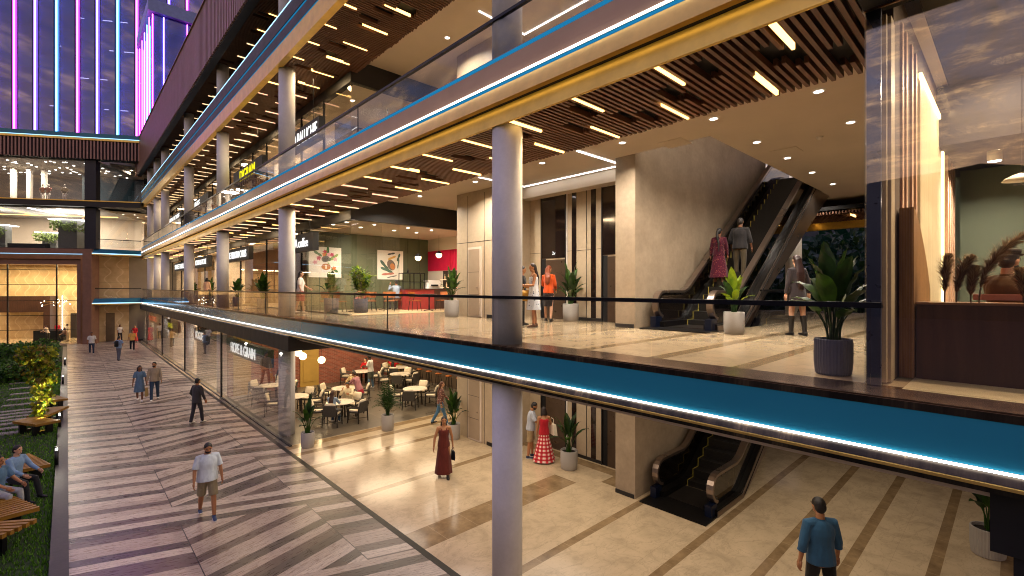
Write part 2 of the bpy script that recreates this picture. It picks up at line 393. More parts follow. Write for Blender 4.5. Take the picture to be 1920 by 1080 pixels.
HEDGE=m_leaf('hedge_leaf','#22480f','#4f7a1e'); TREEL=m_leaf('yellow_green_leaf','#66741a','#b4b428'); NIGHTL=m_leaf('night_tree_leaf','#0c2a1e','#1d4430'); RUST=m_leaf('rusty_leaf','#5e5216','#86702a')
BARK=plain('tree_bark','#4a382a',.9,0,.25,8,.4)
GREEN=plain('sage_green_panelling','#565b41',.55,0,.1,1.5); GREEND=plain('dark_green_wall','#4b5445',.7,0,.12,.8)
RED=plain('raspberry_red_panel','#c01040',.5,0,.1,2); REDC=plain('coral_red_counter','#a03832',.5,0,.1,2); OCHRE=plain('ochre_panelled_door','#a8873f',.55,0,.1,2)
WHITEP=plain('white_paint','#e6e0d6',.5,0,.04,2); CREAMP=plain('cream_cushion','#ddd0b8',.85,0,.06,9,.2)
WICKER=plain('grey_woven_wicker','#4d4842',.8,0,.25,60,.6,160); CHLEG=plain('charcoal_chair_leg','#2b2826',.5,.3); TOPW=plain('white_table_top','#d9cfbf',.3,0,.04,3)
ORNG=plain('tan_orange_leather','#a35a20',.5,0,.14,5,.1)
STEEL=plain('brushed_bronze_steel',(.3,.235,.19),.3,.9,.05,.5); RUBB=plain('black_handrail_rubber','#0b0a0a',.3); STEP=plain('ribbed_step_metal','#2c2925',.5,.6,.2,30); YEL=plain('yellow_step_edge','#a09238',.6)
# ================================================================ world, camera
w=bpy.data.worlds.new('World'); S.world=w; w.use_nodes=True
t=NT(w); t.n.clear()
tc=t.new('ShaderNodeTexCoord').outputs['Generated']; x,y,z=t.sep(tc)
sky=t.new('ShaderNodeTexSky',sky_type='NISHITA',sun_disc=False); sky.sun_elevation=math.radians(1.5); sky.sun_rotation=math.radians(-100)
zz=t.math('MAXIMUM',z,0.0)
base=t.ramp(zz,[(0,hx('#584842')),(.16,hx('#605054')),(.4,hx('#545a80')),(.65,hx('#4c5c98')),(1,hx('#3c4c94'))])
dv=t.comb(t.math('DIVIDE',x,t.math('ADD',zz,.22)),t.math('DIVIDE',y,t.math('ADD',zz,.22)),0.0)
cn=t.noise(t.scale(dv,.75,1.25,1),4.2,9,.64,1.2); cm=t.ramp(cn,[(.4,(0,0,0)),(.6,(1,1,1))])
cc=t.ramp(t.noise(t.scale(dv,2.6,.9,1),5.5,8,.68),[(.36,hx('#3a3238')),(.5,hx('#80645a')),(.64,hx('#ffcf98'))])
colr=t.mix(t.math('MULTIPLY',cm,.85),base,cc)
ad=t.new('ShaderNodeMix',data_type='RGBA',blend_type='ADD'); ad.inputs[0].default_value=.05; t.put(ad.inputs[6],colr); t.put(ad.inputs[7],sky.outputs[0])
bg=t.new('ShaderNodeBackground'); t.put(bg.inputs[0],ad.outputs[2]); bg.inputs[1].default_value=2.15
wo=t.new('ShaderNodeOutputWorld'); t.l.new(bg.outputs[0],wo.inputs[0])
cam=bpy.data.cameras.new('camera'); co=bpy.data.objects.new('camera',cam); COL.objects.link(co); S.camera=co
cam.lens=FPX/1920*36; cam.sensor_width=36; cam.clip_end=600; cam.clip_start=.05
co.location=(0,0,CZ); co.rotation_euler=(PI/2,0,-math.radians(43.2))
S.view_settings.view_transform='Standard'; S.view_settings.look='None'; S.view_settings.exposure=.25; S.view_settings.gamma=1
cy=S.cycles; cy.use_denoising=True; cy.filter_width=1.05; cy.denoiser='OPENIMAGEDENOISE'; cy.max_bounces=7; cy.diffuse_bounces=3; cy.glossy_bounces=4; cy.transparent_max_bounces=16; cy.transmission_bounces=4
cy.sample_clamp_indirect=4; cy.sample_clamp_direct=0; cy.caustics_reflective=False; cy.caustics_refractive=False
# ================================================================ ground setting
struct(MB().box(-170,110,-250,330,-.6,-.06).build('ground',SOIL))
struct(MB().box(.03,5.3,-4,63.5,-.3,0).build('plaza_paving',PAV))
struct(MB().box(-.25,.03,-4,60,-.3,.06).build('kerb',plain('dark_granite_kerb','#2f2a2b',.5,0,.2,6)))
struct(MB().box(5.3,5.44,-4,62,-.3,.004).build('drain_channel',plain('black_steel_channel','#151212',.4,.6)))
mb=MB(); mb.box(5.44,26,-4,17.2,-.3,0); struct(mb.build('lobby_floor',MAR0))
struct(MB().box(5.44,20,17.2,27,-.3,0).build('cafe_floor',TILE))
struct(MB().box(5.44,20,27,62,-.3,0).build('shop_floor',MAR0))
struct(MB().box(-25,-.25,-4,62,-.3,-.02).build('lawn',plain('lawn_soil_green','#1f3310',.95,0,.3,5,.5,60)))
mb=MB(); rg=random.Random(3)
for i in range(26000):
    y=6+rg.random()**1.6*42; x=-.27-rg.random()**1.3*(1.2+y*.13); h=rg.uniform(.035,.085); a=rg.random()*PI; wd=.008+y*.0006; lx=rg.uniform(-.03,.03); ly=rg.uniform(-.03,.03)
    dx,dy=math.cos(a)*wd,math.sin(a)*wd
    mb.cur=0 if rg.random()<.7 else 1
    mb.add([(x-dx,y-dy,-.02),(x+dx,y+dy,-.02),(x+lx,y+ly,h)],[(0,1,2)])
struct(mb.build('grass',[m_leaf('grass_blade','#305614','#52801f'),m_leaf('grass_blade_pale','#46742a','#76a034')]),'stuff')
# stepping stones
PS=m_stone('stepping_stone','#8d8780',.8,3,.12)
i=0
pth=[(15,815),(22,797),(38,783),(55,770),(75,757),(82,746),(86,736),(82,726),(80,716),(79,706),(76,696),(78,687),(82,679),(88,671),(98,664)]
xs=[]
for (px,py) in pth: xs.append(G(px-20,py))
cnt=0
for k in range(len(xs)-1):
    for q in ((0,.5) if k in(0,1,2) else (0,)):
        p=xs[k].lerp(xs[k+1],q)
        o=MB().box(-.75,.75,-.17,.17,0,.05).build('stepping_stone',PS); o.location=(p.x-.15,p.y,-.02); o.rotation_euler=(0,0,-.12+.05*math.sin(k)); tag(o,'pale rectangular stepping stone set in the lawn beside the hedge','stepping stone','stepping stones across the lawn')
# bollard lights
def bollard(loc,h,label):
    o=thing('bollard_light',label,'bollard light',loc,group='bollard lights along the lawn edge')
    MB().lathe([(.05,-.05),(.05,h*.8)],12).build('post',BLKM,o,True)
    MB().lathe([(.03,h*.8),(.03,h*.94)],12).build('lens',BOLG,o,True)
    MB().lathe([(.05,h*.94),(.05,h)],12).build('cap',BLKM,o,True)
    lamp('bollard_lamp',(0,0,h*1.12),11,.08,(1,.9,.7),o,typ='POINT')
for (px,py,h,lb) in [(106,875,.62,'nearest lit black bollard light by the bench with the seated men'),(112,803,.62,'lit black bollard light on the lawn level with the small lit tree'),(118,722,.6,'lit black bollard light farther along the lawn kerb beyond the small tree'),(122,686,.6,'small farthest black bollard light by the end of the hedge')]:
    bollard(G(px,py),h,lb)
def ridge(X,h,label):
    mb=MB(); n=120; vs=[]; fs=[]
    for i in range(n+1):
        y=-220+i*4.5; t_=noise.noise(Vector((y*.02,X*.1,0)))*.22+noise.noise(Vector((y*.11,X*.1,3)))*.07
        q=1 if X>0 else -1; vs+=[(X,y,-1),(X+20*q,y,h*(1+t_)),(X+60*q,y,-1)]
    for i in range(n):
        b=3*i; fs+=[(b,b+3,b+4,b+1),(b+1,b+4,b+5,b+2)]
    mb.add(vs,fs); return struct(mb.build('added_sky_block',plain('sky_block_dark','#1a211c',.9,0,.3,.05)))
ridge(-100,29,''); ridge(62,16,'')  # added ridges that block the low sky; west one only darkens reflections
# ================================================================ foliage
def leafcloud(mb,c,r,n,size,rg,gap=.45,shape=1.0,mats=1):
    c=Vector(c); k=0; tries=0; off=Vector((rg.random()*50,rg.random()*50,0))
    while k<n and tries<n*12:
        tries+=1
        v=Vector((rg.uniform(-1,1),rg.uniform(-1,1),rg.uniform(-1,1)))
        if v.length>1: continue
        p=Vector((v.x*r[0],v.y*r[1],v.z*r[2]))
        f=noise.noise((p+off)*(1.6/max(.4,min(r))))
        if f<gap-.5 or v.length+f*.5>1.05: continue
        k+=1; s=size*rg.uniform(.6,1.35)
        d=Vector((rg.gauss(0,1),rg.gauss(0,1),rg.gauss(0,.6)+.2)); d.normalize(); u=d.orthogonal().normalized()
        u.rotate(Matrix.Rotation(rg.random()*6.28,3,d)); wv=d.cross(u)*s*.45; a=p+c
        mb.cur=rg.randrange(mats) if f<.15 else 0
        mb.add([a,a+u*s*.5+wv+d*s*.1,a+u*s,a+u*s*.5-wv+d*s*.1],[(0,1,2,3)])
def tree(name,label,loc,crowns,n,size,mats,trunk_h,tr,cat='tree',group=None,seed=1,gap=.45):
    rg=random.Random(seed); o=thing(name,label,cat,loc,group=group)
    mb=MB()
    mb.tube([(0,0,-.1),(tr*.3,0,trunk_h*.5),(0,tr*.3,trunk_h)],[tr,tr*.75,tr*.45],8)
    for c,r in crowns:
        mb.tube([(0,0,trunk_h*.6),(c[0]*.5,c[1]*.5,(trunk_h*.6+c[2])/2),c],[tr*.4,tr*.25,tr*.08],5)
    mb.build('trunk',BARK,o,True)
    mb=MB(); tot=sum(r[0]*r[1]*r[2] for c,r in crowns)
    for c,r in crowns: leafcloud(mb,c,r,int(n*r[0]*r[1]*r[2]/tot),size,rg,gap,mats=len(mats))
    mb.build('crown',mats,o); return o
# hedge rows across the lawn
def hedge(label,x0,x1,y0,y1,h,n,seed):
    rg=random.Random(seed); o=thing('hedge',label,'hedge',((x0+x1)/2,(y0+y1)/2,0)); mb=MB()
    for k in range(n):
        px=rg.uniform(x0,x1)-(x0+x1)/2; py=rg.uniform(y0,y1)-(y0+y1)/2
        top=h*(.82+.3*noise.noise(Vector((px*.9,py*.9,seed)))); z=top*(1-rg.random()**2.2)
        s=rg.uniform(.09,.22); d=Vector((rg.gauss(0,1),rg.gauss(0,1)-.4,rg.gauss(0,.5)+.6)).normalized(); u=d.orthogonal().normalized(); u.rotate(Matrix.Rotation(rg.random()*6.28,3,d)); wv=d.cross(u)*s*.4; a=Vector((px,py,z))
        f=noise.noise(Vector((px*.5,py*.5,3+seed)))
        mb.cur=2 if f>.34 and rg.random()<.45 else (1 if rg.random()<.25 else 0)
        mb.add([a,a+u*s*.5+wv,a+u*s,a+u*s*.5-wv],[(0,1,2,3)])
    mb.build('foliage',[HEDGE,LEAFD,RUST],o)
    mb=MB()
    for k in range(int((x1-x0)*2)): mb.bar((x0-(x0+x1)/2+.25+k*.5,rg.uniform(-.5,.5),0),(x0-(x0+x1)/2+.25+k*.5,rg.uniform(-.5,.5),h*.6),.05)
    mb.build('stems',BARK,o)
hedge('nearer dense green hedge row across the lawn by the stepping stones',-9,-.45,39.0,42.5,1.05,15000,1)
hedge('farther dense green hedge row below the glazed entrance',-12,-.45,46.5,51,1.6,15000,2)
tree('small_tree','slender young tree with yellow green leaves lit from below beside the lawn benches',(G(76,800).x,G(76,800).y,0),[((0,0,.45),(.26,.26,.45)),((0.05,0,1.15),(.34,.34,.5)),((0.05,0,2.0),(.46,.46,.6)),((-.1,.1,2.75),(.62,.6,.42))],1900,.15,[TREEL,HEDGE,RUST],2.5,.05,seed=5,gap=.35)
p=G(76,800); lamp('uplight',(p.x+.2,p.y-.7,.1),40,.15,(1,.95,.35),None,90,rot=(math.radians(172),0,0))
tree('small_tree','small dark tree behind the hedge at the left edge of the picture',(-9.2,49,0),[((0,0,2.4),(1.0,1.0,.9))],900,.28,[HEDGE,LEAFD],2.0,.07,seed=9)
# trees seen through the building
for k,(x,y,r,h) in enumerate([(31,3.2,3.6,6.2),(34,-2,4.2,7.2),(33,7.5,4.0,7.0),(38,2,4.6,8.0),(40,8.5,4.4,8.6),(37,-6,4.0,7.4)]):
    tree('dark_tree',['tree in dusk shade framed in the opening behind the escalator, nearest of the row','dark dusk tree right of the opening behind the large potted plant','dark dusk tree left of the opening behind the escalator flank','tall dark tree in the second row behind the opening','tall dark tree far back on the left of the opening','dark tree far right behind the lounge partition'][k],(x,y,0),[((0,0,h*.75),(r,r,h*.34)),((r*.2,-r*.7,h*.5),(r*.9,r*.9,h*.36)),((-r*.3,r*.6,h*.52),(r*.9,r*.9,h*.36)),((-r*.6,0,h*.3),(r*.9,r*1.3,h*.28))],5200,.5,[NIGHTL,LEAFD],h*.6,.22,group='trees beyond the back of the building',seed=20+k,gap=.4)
mb=MB(); rg=random.Random(31)
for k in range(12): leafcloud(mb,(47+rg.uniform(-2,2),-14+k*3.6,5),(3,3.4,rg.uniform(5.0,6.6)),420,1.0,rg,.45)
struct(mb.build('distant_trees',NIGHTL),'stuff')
# ================================================================ benches
def bench(loc,rz,L,W0,W1,n,label):
    o=thing('slatted_bench',label,'bench',loc,rz,'slatted timber benches on the lawn'); mb=MB()
    for k in range(n):
        f=k/(n-1); y=-L/2+L*f; wd=W0+(W1-W0)*f; tw=.35*(f-.5)
        mb.obox((0,y,.42),(Vector((math.cos(tw),math.sin(tw),0)),Vector((-math.sin(tw),math.cos(tw),0)),(0,0,1)),(wd/2,L/n*.36,.045))
    mb.build('slats',BENCHW,o)
    for s in (-1,1):
        y=s*L*.28; wd=(W0+W1)/2*.42
        mb=MB(); mb.box(-wd,wd,y-.05,y+.05,.28,.37); mb.box(-wd,wd,y-.05,y+.05,-.02,.12); mb.box(-wd,-wd*.35,y-.05,y+.05,.12,.28); mb.box(wd*.35,wd,y-.05,y+.05,.12,.28)
        mb.build('base_frame',BLKM,o)
def B(px,py): p=G(px,py,.45); return (p.x,p.y,0)
bench((-1.5,16.2,0),.35,2.2,1.35,1.2,17,'timber slatted bench with two men sitting on it')
bench((-1.6,14.2,0),-.75,1.7,1.0,1.25,14,'timber slatted bench in front of the seated men, nearest the kerb')
bench((-.95,19.5,0),.25,1.5,.85,.7,12,'timber slatted bench behind the seated men by the nearest bollard')
bench((-.85,25.3,0),.5,1.4,.7,.7,11,'timber slatted bench left of the small lit tree')
bench((-.55,26.9,0),-.4,1.4,.7,.7,11,'timber slatted bench right of the small lit tree')
bench((-.5,30.0,0),.3,1.3,.7,.6,10,'small timber slatted bench behind the lit tree crown')
bench((-1.7,12.3,0),.2,1.6,1.1,1.0,13,'timber slatted bench cut off by the bottom left corner')
# ================================================================ mall building
YE=62.0
def slab(name,z0,z1,m,hole=None,x0=5.75,x1=24,y0=-7,y1=YE):
    mb=MB()
    if hole:
        a,b,c,d=hole; mb.box(x0,a,y0,y1,z0,z1); mb.box(b,x1,y0,y1,z0,z1); mb.box(a,b,y0,c,z0,z1); mb.box(a,b,d,y1,z0,z1)
    else: mb.box(x0,x1,y0,y1,z0,z1)
    return struct(mb.build(name,m))
H1=(13.2,19.9,4.85,6.95); H2=(10.7,19.9,4.8,6.95)
slab('gallery_floor',4.3,F1,MAR1,H1); slab('ground_ceiling',3.62,4.3,PLAST,H1,x0=5.9)
slab('second_gallery_floor',9.5,F2,MAR1,H2); slab('gallery_ceiling',8.92,9.5,PLAST,H2,x0=8.02)
slab('third_gallery_floor',14.7,F3,MAR1,None); slab('second_gallery_ceiling',14.12,14.7,PLAST,None,x0=8.02)
slab('roof',17.6,18.4,DARKH,None,x0=5.3)
struct(MB().box(7.81,14.4,17.21,YE,F1,F1+.012).build('cafe_gallery_floor',TANF))
# fascia bands --------------------------------------------------
def fascia(F,label,upper):
    o=thing('fascia_band',label,'fascia band',(0,0,0)); y0,y1=-7,YE
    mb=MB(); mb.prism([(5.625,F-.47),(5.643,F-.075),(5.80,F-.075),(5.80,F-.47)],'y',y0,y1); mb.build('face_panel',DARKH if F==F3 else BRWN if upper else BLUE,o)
    mb=MB(); mb.prism([(5.648,F-.07),(5.653,F+.012),(6.30,F+.012),(6.30,F-.01),(5.8,F-.07)],'y',y0,y1); mb.build('floor_trim',TRIM,o)
    mb=MB(); mb.prism([(5.636,F-.072),(5.64,F-.005),(5.652,F-.005),(5.647,F-.072)],'y',y0,y1); mb.build('edge_strip',LEDB if upper else DKMET,o)
    if F==F3:
        MB().box(5.60,5.625,y0,y1,F-.55,F-.525).build('edge_light',LEDB,o)
        MB().prism([(5.61,F-.555),(5.60,F-1.19),(5.82,F-1.19),(5.82,F-.555)],'y',y0,y1).build('gold_panel',GOLDD,o)
        MB().box(5.64,5.9,y0,y1,F-.555,F-.475).build('lower_band',BLACK,o); lamp('cove_lamp',(5.5,24,F-.53),90,.04,(1,.72,.34),o,sy=70,rot=(0,math.radians(8),0)) if False else None
        return o
    mb=MB(); (mb.box(5.582,5.612,y0,y1,F-.497,F-.474) if upper else mb.box(5.605,5.63,y0,y1,F-.496,F-.477)); mb.build('led_strip',LED,o)
    if upper: MB().prism([(5.615,F-.508),(5.61,F-.56),(5.64,F-.56),(5.64,F-.508)],'y',y0,y1).build('led_glow_band',LEDB,o)
    mb=MB(); mb.prism([(5.64,F-.51),(5.62,F-.56),(5.9,F-.56),(5.9,F-.5)] if upper else [(5.64,F-.51),(5.60,F-.585),(5.9,F-.585),(5.9,F-.5)],'y',y0,y1); mb.build('lower_band',DKMET,o)
    if upper:
        mb=MB(); mb.prism([(5.615,F-.562),(5.545,F-.86),(5.66,F-.86),(5.66,F-.562)],'y',y0,y1); mb.build('gold_cove',GOLD,o)
        mb=MB(); mb.box(5.66,5.95,y0,y1,F-.855,F-.59); mb.build('reveal',BLACK,o)
    else:
        MB().box(5.575,5.63,y0,y1,F-.615,F-.588).build('gold_cove',GOLD,o); MB().box(5.585,5.95,y0,y1,F-.66,F-.617).build('reveal',DKMET,o)
    if F!=F1:
        mb=MB(); mb.prism([(5.74,F-.858),(5.705,F-1.19),(5.76,F-1.19),(5.82,F-.858)],'y',y0,y1); mb.build('gold_panel',GOLDD,o); lamp('cove_lamp',(5.66,24,F-.868),14,.05,(1,.7,.3),o,sy=70,rot=(0,math.radians(-52),0))
    return o
fascia(F1,'blue metal fascia band of the first floor gallery with a white light line below',False)
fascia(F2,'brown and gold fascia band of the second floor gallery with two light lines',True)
f3=fascia(F3,'topmost fascia band with a gold underside and blue lit edges at the upper left',True)
MB().box(5.63,5.7,-7,YE,F3+.02,F3+.55).build('upstand',DARKH,f3); MB().box(5.615,5.64,-7,YE,F3+.55,F3+.58).build('edge_light',LEDC,f3)
# glass railings ------------------------------------------------
def railing(F,y0,y1,h,label):
    o=thing('glass_railing',label,'glass railing',(0,0,0))
    MB().box(5.70,5.775,y0-.09,y1,F+h-.055,F+h).build('handrail',NAVY,o)
    y=y0;k=0; mb=MB()
    while y<y1:
        mb.box(5.73,5.742,y,min(y+2.38,y1),F+.02,F+h-.055); y+=2.4
    mb.build('glass_panels',RAILG,o)
    mb=MB(); y=y0+9.6
    while y<y1: mb.box(5.725,5.747,y-.02,y+.002,F+.02,F+h-.055); y+=9.6
    mb.build('joint_posts',BLKM,o)
railing(F1,.98,YE,.90,'long frameless glass railing with navy handrail on the first floor gallery')
railing(F2,-7,YE,.80,'sloping looking glass railing with black handrail on the second floor gallery')
# slatted ceilings ----------------------------------------------
def slatceil(z,y0,y1,label,seed,x0=5.75,x1=8.02,step=.105,top=.12):
    rg=random.Random(seed); o=thing('slat_ceiling',label,'slatted ceiling',(0,0,0)); mb=MB(); k=int((y1-y0)/step)
    gaps={}
    for q in range(int((y1-y0)/1.4)):
        for rep in range(3):
            i=int((q*1.4+rg.uniform(.2,1.3))/step); gaps.setdefault(i,[]).append(rg.uniform(x0+.3,x1-.9))
    ff=0
    for i in range(k):
        y=y0+i*step; ex=rg.uniform(-.01,.05); segs=[(x0,x1+ex)]
        g=gaps.get(i) or gaps.get(i-1)
        if g:
            gx=g[0]; segs=[(x0,gx),(gx+.62,x1+ex)]
        for a,b in segs:
            if b>a: mb.box(a,b,y,y+.052,z,z+.1)
    mb.build('slats',SLAT,o)
    MB().box(x0,x1+.05,y0,y1,z+.16,z+.3).build('backing',BLACK,o)
    return o
slatceil(8.435,1.15,YE,'dark walnut slat ceiling over the first floor gallery',1)
slatceil(13.635,-1,YE,'dark walnut slat ceiling over the second floor gallery, under the topmost band',2)
slatceil(17.2,2,YE,'dark walnut slat ceiling under the copper roof canopy',3,x0=5.45,x1=9)
bk=slatceil(8.3,-2,12,'dark slat ceiling with gold edge over the back opening behind the escalator',4,x0=21.5,x1=24.2)
MB().prism([(24.2,8.0),(24.5,8.0),(24.5,8.9),(24.2,8.9)],'y',-2,12).build('gold_edge',GOLDD,bk)
# strip lights (each its own)
STR={}
def strip(x0,x1,y,z,m,label,group,w=.037):
    key=(m.name,round(x1-x0,2))
    if key not in STR:
        o=MB().box(-(x1-x0)/2,(x1-x0)/2,-w/2,w/2,-.02,.06).build('ceiling_strip_light',m); STR[key]=o; o.location=((x0+x1)/2,y,z); tag(o,label,'strip light',group); return o
    o=STR[key].copy(); COL.objects.link(o); o.location=((x0+x1)/2,y,z); tag(o,label,'strip light',group); return o
lA='amber strip light in the first floor slat ceiling, in the row by the gold band'; lB='amber strip light in the slat ceiling of the first floor gallery, in the inner row'
k=0; y=1.9
while y<61:
    m=WARM if (y<10.5 or k%4==3) else (WARM2 if y<15.5 or k%3==0 else WHITE)
    strip(5.76,6.58,y,8.43,m,lA,'outer row of gallery strip lights')
    if y>1: strip(7.05,7.95,y+.62,8.43,m,lB,'inner row of gallery strip lights')
    y+=1.43;k+=1
y=5.6;k=0
while y<61:
    m=WARM if y<20 else WARM2 if y<27 else WHITE
    strip(6.7,7.54,y-.15,13.63,m,'amber strip light in the slat ceiling above the second floor gallery, inner row','second floor inner strip lights',.034)
    if y>8: strip(5.83,6.2,y+.62,13.63,m,'short amber strip light in the slat ceiling above the second floor gallery, outer row','second floor outer strip lights',.034)
    y+=1.41;k+=1
y=10
while y<61:
    strip(6.3,7.4,y,17.19,WARM if y<24 else WHITE,'amber strip light in the slat ceiling under the roof canopy','roof canopy strip lights',.03); y+=1.7
for (x,y) in [(22.4,1.0),(23.2,2.6),(22.5,4.4),(23.4,6.2)]: strip(x-.4,x+.4,y,8.29,WARM,'amber strip light in the dark slat ceiling over the back opening','back opening strip lights')
# columns --------------------------------------------------------
def column(Y,label,x=6.02,segs=((0,3.74),(F1,8.435),(F2,13.635),(F3,17.19)),r=.285):
    o=thing('column',label,'column',(x,Y,0),group='round columns along the gallery edge')
    for a,b in segs:
        MB().lathe([(r,a),(r,b)],40).build('shaft',CONC,o,False)
        for pl in o.children[-1].data.polygons: pl.use_smooth=len(pl.vertices)==4
lbs=['nearest and widest round pale concrete column, right of the picture centre','second round concrete column, beside the restaurant corner and the coffee sign','third round concrete column from the right, beside the long white lettered sign','fourth round concrete column from the right along the gallery','fifth round concrete column, first of the three close together at the far end','middle of the three close columns at the far end','leftmost and farthest of the round columns']
for lb,px in zip(lbs,(951,538,418,354.5,310,295.5,283)):
    column(at_X(px,540,6.02)[0],lb)
for o in [q for q in COL.objects if q.name.startswith('column')]: pass
c=thing('column','white round column behind the escalator flank by the back opening','column',(22.0,6.35,0)); MB().lathe([(.3,F1),(.3,8.9)],24).build('shaft',WHITEP,c,True)
# copper roof parapet
o=thing('roof_parapet','ribbed copper roof parapet running diagonally across the upper left','parapet',(0,0,0))
mb=MB(); k=0; y=-6
while y<YE: mb.box(5.22,5.30,y,y+.19,17.0,20.3); y+=.3
mb.build('ribs',COPPB,o); MB().box(5.30,5.6,-6,YE,17.0,20.3).build('wall',plain('dark_copper_backing','#2a1a14',.5),o); MB().box(5.16,5.66,-6,YE,20.3,20.36).build('coping',NPINK if False else COPPB,o)
MB().box(5.3,5.62,-6,YE,16.95,17.0).build('soffit',DARKH,o); MB().box(5.15,5.66,YE,YE+.2,16.9,20.36).build('end_plate',COPPER,o)
# ---------------------------------------------------------------- core walls
def wallbox(name,label,m,boxes,cat='wall'):
    mb=MB()
    for b in boxes: mb.box(*b)
    o=mb.build(name,m); return tag(o,label,cat)
ZT=14.1
o=wallbox('escalator_wall','tall mottled stone wall rising beside the escalator with a square end pier',STONE,[(10.7,20,6.75,7.35,.0,ZT)])
for z0 in (0,F1): MB().box(10.675,10.70,6.78,7.34,z0+.0,z0+.1).build('skirting',DARKH,o)
o=wallbox('stone_block_wall','panelled stone wall with a plain service door behind the nearest column',STONEL,[(10.65,14.4,11.9,14.35,0,ZT)])
for F in (0,F1):
    for yy in (12.75,13.72): MB().box(10.646,10.652,yy-.008,yy+.008,F,F+4.4 if F else 3.6).build('panel_joint',DARKH,o)
    MB().box(10.645,10.652,11.9,14.35,F+2.68,F+2.70).build('panel_joint',DARKH,o)
    d=MB(); d.box(10.59,10.65,12.88,13.62,F+.02,F+2.5); d=d.build('door',PLAST,o)
    MB().box(10.565,10.588,12.95,13.55,F+.08,F+2.42).build('leaf',plain('taupe_door','#a4917a',.5,0,.05),d); MB().box(10.54,10.56,13.02,13.1,F+1.05,F+1.07).build('handle',STEEL,d)
    for q in (.8,1.6): MB().box(10.561,10.566,12.95,13.55,F+q,F+q+.012).build('leaf_groove',DARKH,d)
    MB().box(10.62,10.65,11.95,12.6,F+.0,F+.12).build('vent',BLKM,o)
wallbox('lift_wall','pale stone lift lobby wall with tall dark slots between the lift doors',STONEL,[(12.05,12.6,7.35,11.9,0,ZT)])
for o in [q for q in COL.objects if q.name=='lift_wall']:
    for F in (0,F1,F2):
        zt=F+(3.6 if F==0 else 4.2)
        for a,b in ((9.78,9.96),(9.0,9.18)):
            MB().box(12.03,12.055,a,b,F+.1,zt).build('dark_slot',LIFTG,o)
        MB().box(12.035,12.055,9.36,9.375,F+.1,zt).build('panel_joint',DARKH,o); MB().box(12.03,12.052,8.8,10.15,F,F+.1).build('skirting',DARKH,o)
        MB().box(12.04,12.052,8.8,11.9,F+2.25,F+2.262).build('panel_joint',DARKH,o)
        MB().box(12.02,12.05,10.15,10.19,F,zt).build('trim',WHITEP,o)
def liftdoor(F,y0,y1,label,txt):
    o=thing('lift_door',label,'lift door',(12.05,(y0+y1)/2,F)); hw=(y1-y0)/2; zt=3.6 if F==0 else 4.35
    MB().box(-.02,.0,-hw,hw,2.05,zt).build('upper_panel',LIFTG,o)
    MB().box(-.008,.012,-hw,hw-.18,0,2.0).build('door_leaf',plain('bronze_lift_leaf','#5a4a3c',.3,.5,.15,2),o); MB().box(-.004,.01,hw-.18,hw,0,2.04).build('reveal',BLACK,o)
    MB().box(-.05,0,-hw-.03,-hw,0,zt).build('jamb',DARKH,o); MB().box(-.05,0,hw,hw+.03,0,zt).build('jamb',DARKH,o)
    text_mesh(txt,.16,.004,SIGNW,o,(-.025,-.02,2.22),(PI/2,0,-PI/2),'floor_display')
for F,a in ((0,'ground floor'),(F1,'first floor')):
    liftdoor(F,10.22,11.3,'dark glazed lift door on the %s, farther of the two by the waiting people'%a,'2▾' if False else '2v')
    liftdoor(F,7.55,8.74,'dark glazed lift door on the %s, half hidden by the stone pier'%a,'3')
o=thing('ceiling_light_line','white light line bent in a U on the ceiling in front of the lifts','light line',(0,0,8.9))
mb=MB(); mb.box(9.4,11.42,7.57,7.62,0,.03); mb.box(11.38,11.42,7.62,11.5,0,.03); mb.box(9.4,11.42,11.5,11.54,0,.03); mb.build('led_line',LED,o)
o=thing('ceiling_light_line','white light line bent in a U on the second floor ceiling near the top edge','light line',(0,0,14.1))
mb=MB(); mb.box(9.4,11.42,7.57,7.62,0,.03); mb.box(11.38,11.42,7.62,11.5,0,.03); mb.box(9.4,11.42,11.5,11.54,0,.03); mb.build('led_line',LED,o)
o=MB().box(11.6,12.05,7.35,11.9,8.55,8.91).build('cornice',PLAST); tag(o,'stepped plaster cornice above the lift doors','cornice')
# downlights -----------------------------------------------------
DL=[]
def downlight(x,y,z,power,label,group,col=(1,.88,.75),r=.075,spread=150,lampon=True):
    o=thing('ceiling_downlight',label,'downlight',(x,y,z),group=group)
    if not DL:
        a=MB(); a.lathe([(r+.03,0),(r+.03,-.012),(r,-.012),(r,0)],16,cap=False); DL.append(a.mesh('ring',[WHITEP]))
        b=MB(); b.lathe([(r,-.004),(r,-.008)],16); DL.append(b.mesh('lens',[LENS]))
    for nm,me in zip(('ring','lens'),DL):
        c=bpy.data.objects.new(nm,me); COL.objects.link(c); c.parent=o
    if lampon: lamp('downlight_lamp',(0,0,-.03),power,.16,col,o,spread)
for n,(x,y) in enumerate([(9.65,2.39),(9.65,4.25),(11.95,2.38),(11.95,4.23),(9.65,6.44),(14,4.19),(16.29,4.2),(9.6,9.0),(9.7,12.08),(9.7,15.4),(18.6,4.2),(21.0,5.1),(14,2.39)]):
    downlight(x,y,8.918,[95,95,56,56,100,38,26,150,140,125,22,18,32][n],'round white downlight in the beige plaster ceiling of the first floor lobby','lobby ceiling downlights')
for (x,y) in [(7.96,19.17),(8.02,18.04),(9.16,19.21),(9.19,18.02),(10.77,19.24),(10.73,17.98),(11.95,19.27),(11.89,17.92)]:
    downlight(x,y,8.048,55,'round downlight in the low ceiling of the coffee shop','coffee shop downlights',spread=160)
for (x,y) in [(9.6,4.2),(9.6,9),(9.6,13.5),(12,4.2)]:
    downlight(x,y,14.118,110,'round white downlight in the second floor ceiling','second floor downlights')
